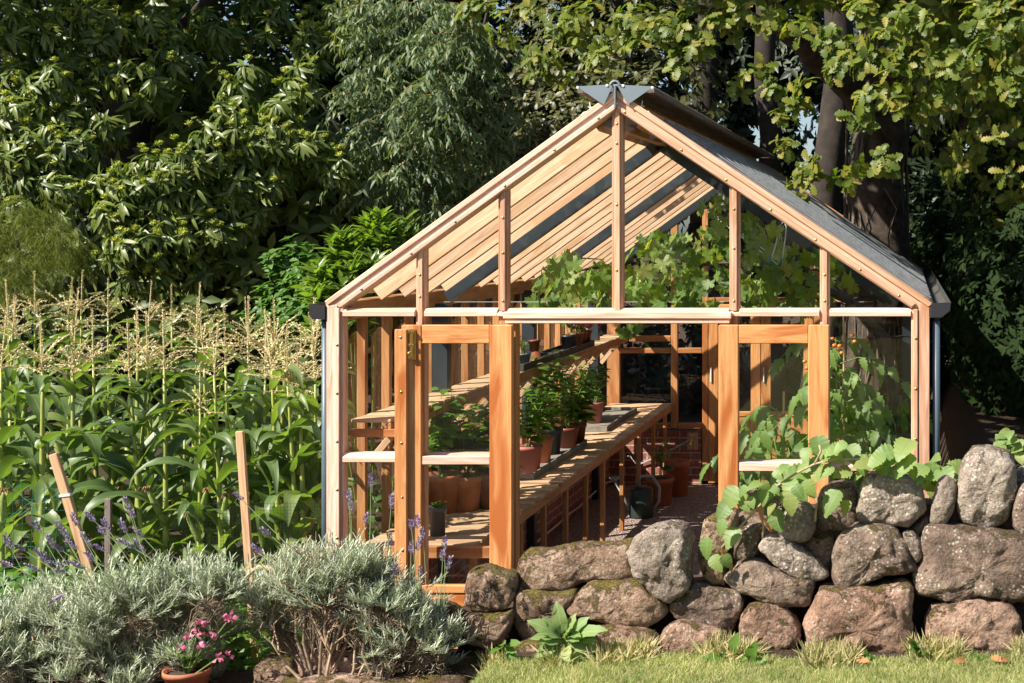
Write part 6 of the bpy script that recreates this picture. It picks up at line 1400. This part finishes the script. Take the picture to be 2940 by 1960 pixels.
# --- feathery conifer at the left edge
t = thing('feathery_conifer', 'yellow green feathery conifer with drooping sprays at the left edge', 'conifer', (P(40, 0, 4.9).x, 4.9, gh(-9, 4.9)))
b = [(30, 490, 45), (90, 490, 45), (20, 550, 45), (80, 560, 45), (130, 540, 40), (50, 620, 45), (120, 610, 40), (0, 600, 40), (160, 590, 25), (-40, 520, 50), (100, 520, 40), (20, 660, 40), (90, 670, 40)]
loc = []; dd = []
for px, py, r in b:
    Y = R.uniform(4.3, 4.9); c = P(px, py, Y); rw = r * K * (1 + Y / D)
    for k in range(48):
        s_ = c + Vector(in_ball(1, .1)[0]) * rw; h = Vector((R.gauss(.3, .7), R.gauss(-.3, .5), .25)).normalized(); L = R.uniform(.15, .3)
        for j in range(30):
            u = j / 30; q = s_ + h * (L * u) + Vector((0, 0, -.9 * L * u * u)); a = j * 2.4; loc.append(tuple(q)); dd.append((h.x * .8 + math.cos(a) * .5, h.y * .8 + math.sin(a) * .5, -.3 - u))
n = len(loc); np_mesh('crown', [inst(strip_leaf([0, .5, 1], [.02, .03, .005], .1, .2), np.array(loc), np.array(dd), rand_dirs(n), NR.uniform(.035, .07, n))], M['conifer'], t, t.location)
limbs(t, [([(t.location.x, 4.9, .1), (t.location.x, 4.9, 2.6)], [.05, .02])], 'darkbark')
# --- unseen trees added behind the camera to darken the glass reflections
ch = []
for k in range(9): p, a = ell_pts((-22 + k * 5 + R.uniform(-1, 1), -24 + R.uniform(-2, 2), 3.2), (3.6, 2.0, R.uniform(3.4, 5)), 260); ch += whorl(T_lq, p, a, 5, .5, .2, .8)
o = np_mesh('reflection_trees', ch, M['oak2'], None, (0, -24, 0)); o['kind'] = 'stuff'; o['label'] = 'unseen line of trees added behind the camera to darken reflections'
# --- low growth under the trees, right across the back
p, a = ell_pts((-6.5, 10.2, 1.0), (4.5, .9, 1.7), 1500); p2, a2 = ell_pts((-1.5, 12.5, 1.2), (3.5, .8, 1.5), 800)
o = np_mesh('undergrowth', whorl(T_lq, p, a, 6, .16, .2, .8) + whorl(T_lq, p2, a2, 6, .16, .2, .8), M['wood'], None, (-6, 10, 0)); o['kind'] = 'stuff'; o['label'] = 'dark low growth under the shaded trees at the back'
# --- leaf litter on the bank at the right
n = 500; x = NR.uniform(.2, 1.2, n); y = NR.uniform(-.3, 1.6, n); z = np.array([gh(a_, b_) for a_, b_ in zip(x, y)]) + .012
o = np_mesh('leaf_litter', [inst(T_ovate, np.stack([x, y, z], 1), rand_dirs(n) * np.array([1, 1, .25]), rand_dirs(n) * .4 + np.array([0, -.2, 1]), NR.uniform(.04, .08, n))], M['deadleaf']); o['kind'] = 'stuff'; o['label'] = 'brown leaf litter on the bank behind the wall'

# ================================================================ LIGHT AND CAMERA
SUN_D = Vector((.85, .65, -1.0)).normalized()
sl = bpy.data.lights.new('sun', 'SUN'); sl.energy = 5.0; sl.angle = math.radians(.5); sl.color = (1, .93, .82)
so = bpy.data.objects.new('sun', sl); COL.objects.link(so); so.rotation_euler = SUN_D.to_track_quat('-Z', 'Y').to_euler(); so.location = (-6, -5, 9)
w = bpy.data.worlds.new('World'); SC.world = w; w.use_nodes = True; nt = w.node_tree; nt.nodes.clear()
sky = nt.nodes.new('ShaderNodeTexSky'); sky.sky_type = 'NISHITA'; sky.sun_disc = False; sky.sun_elevation = math.asin(-SUN_D.z); sky.sun_rotation = math.atan2(-SUN_D.x, -SUN_D.y); sky.air_density = 1.; sky.dust_density = 1.4; sky.ozone_density = 3.
bg = nt.nodes.new('ShaderNodeBackground'); bg.inputs[1].default_value = .068; nt.links.new(sky.outputs[0], bg.inputs[0]); ow = nt.nodes.new('ShaderNodeOutputWorld'); nt.links.new(bg.outputs[0], ow.inputs[0])
cam = bpy.data.cameras.new('camera'); cam.sensor_width = 36; cam.lens = 36 * D / (2352 * K); cam.shift_x = (1176 - VX) / 2352; cam.shift_y = (VY - 784) / 2352; cam.clip_end = 2000; cam.clip_start = .05
co = bpy.data.objects.new('camera', cam); COL.objects.link(co); co.location = (0, -D, HZ); co.rotation_euler = (PI / 2, 0, 0); SC.camera = co
SC.view_settings.view_transform = 'Standard'; SC.view_settings.look = 'None'; SC.view_settings.exposure = 1.15; SC.view_settings.gamma = 1
SC.cycles.max_bounces = 10; SC.cycles.transparent_max_bounces = 24; SC.cycles.diffuse_bounces = 3; SC.cycles.glossy_bounces = 3; SC.cycles.transmission_bounces = 4
try: SC.cycles.use_denoising = True
except Exception: pass
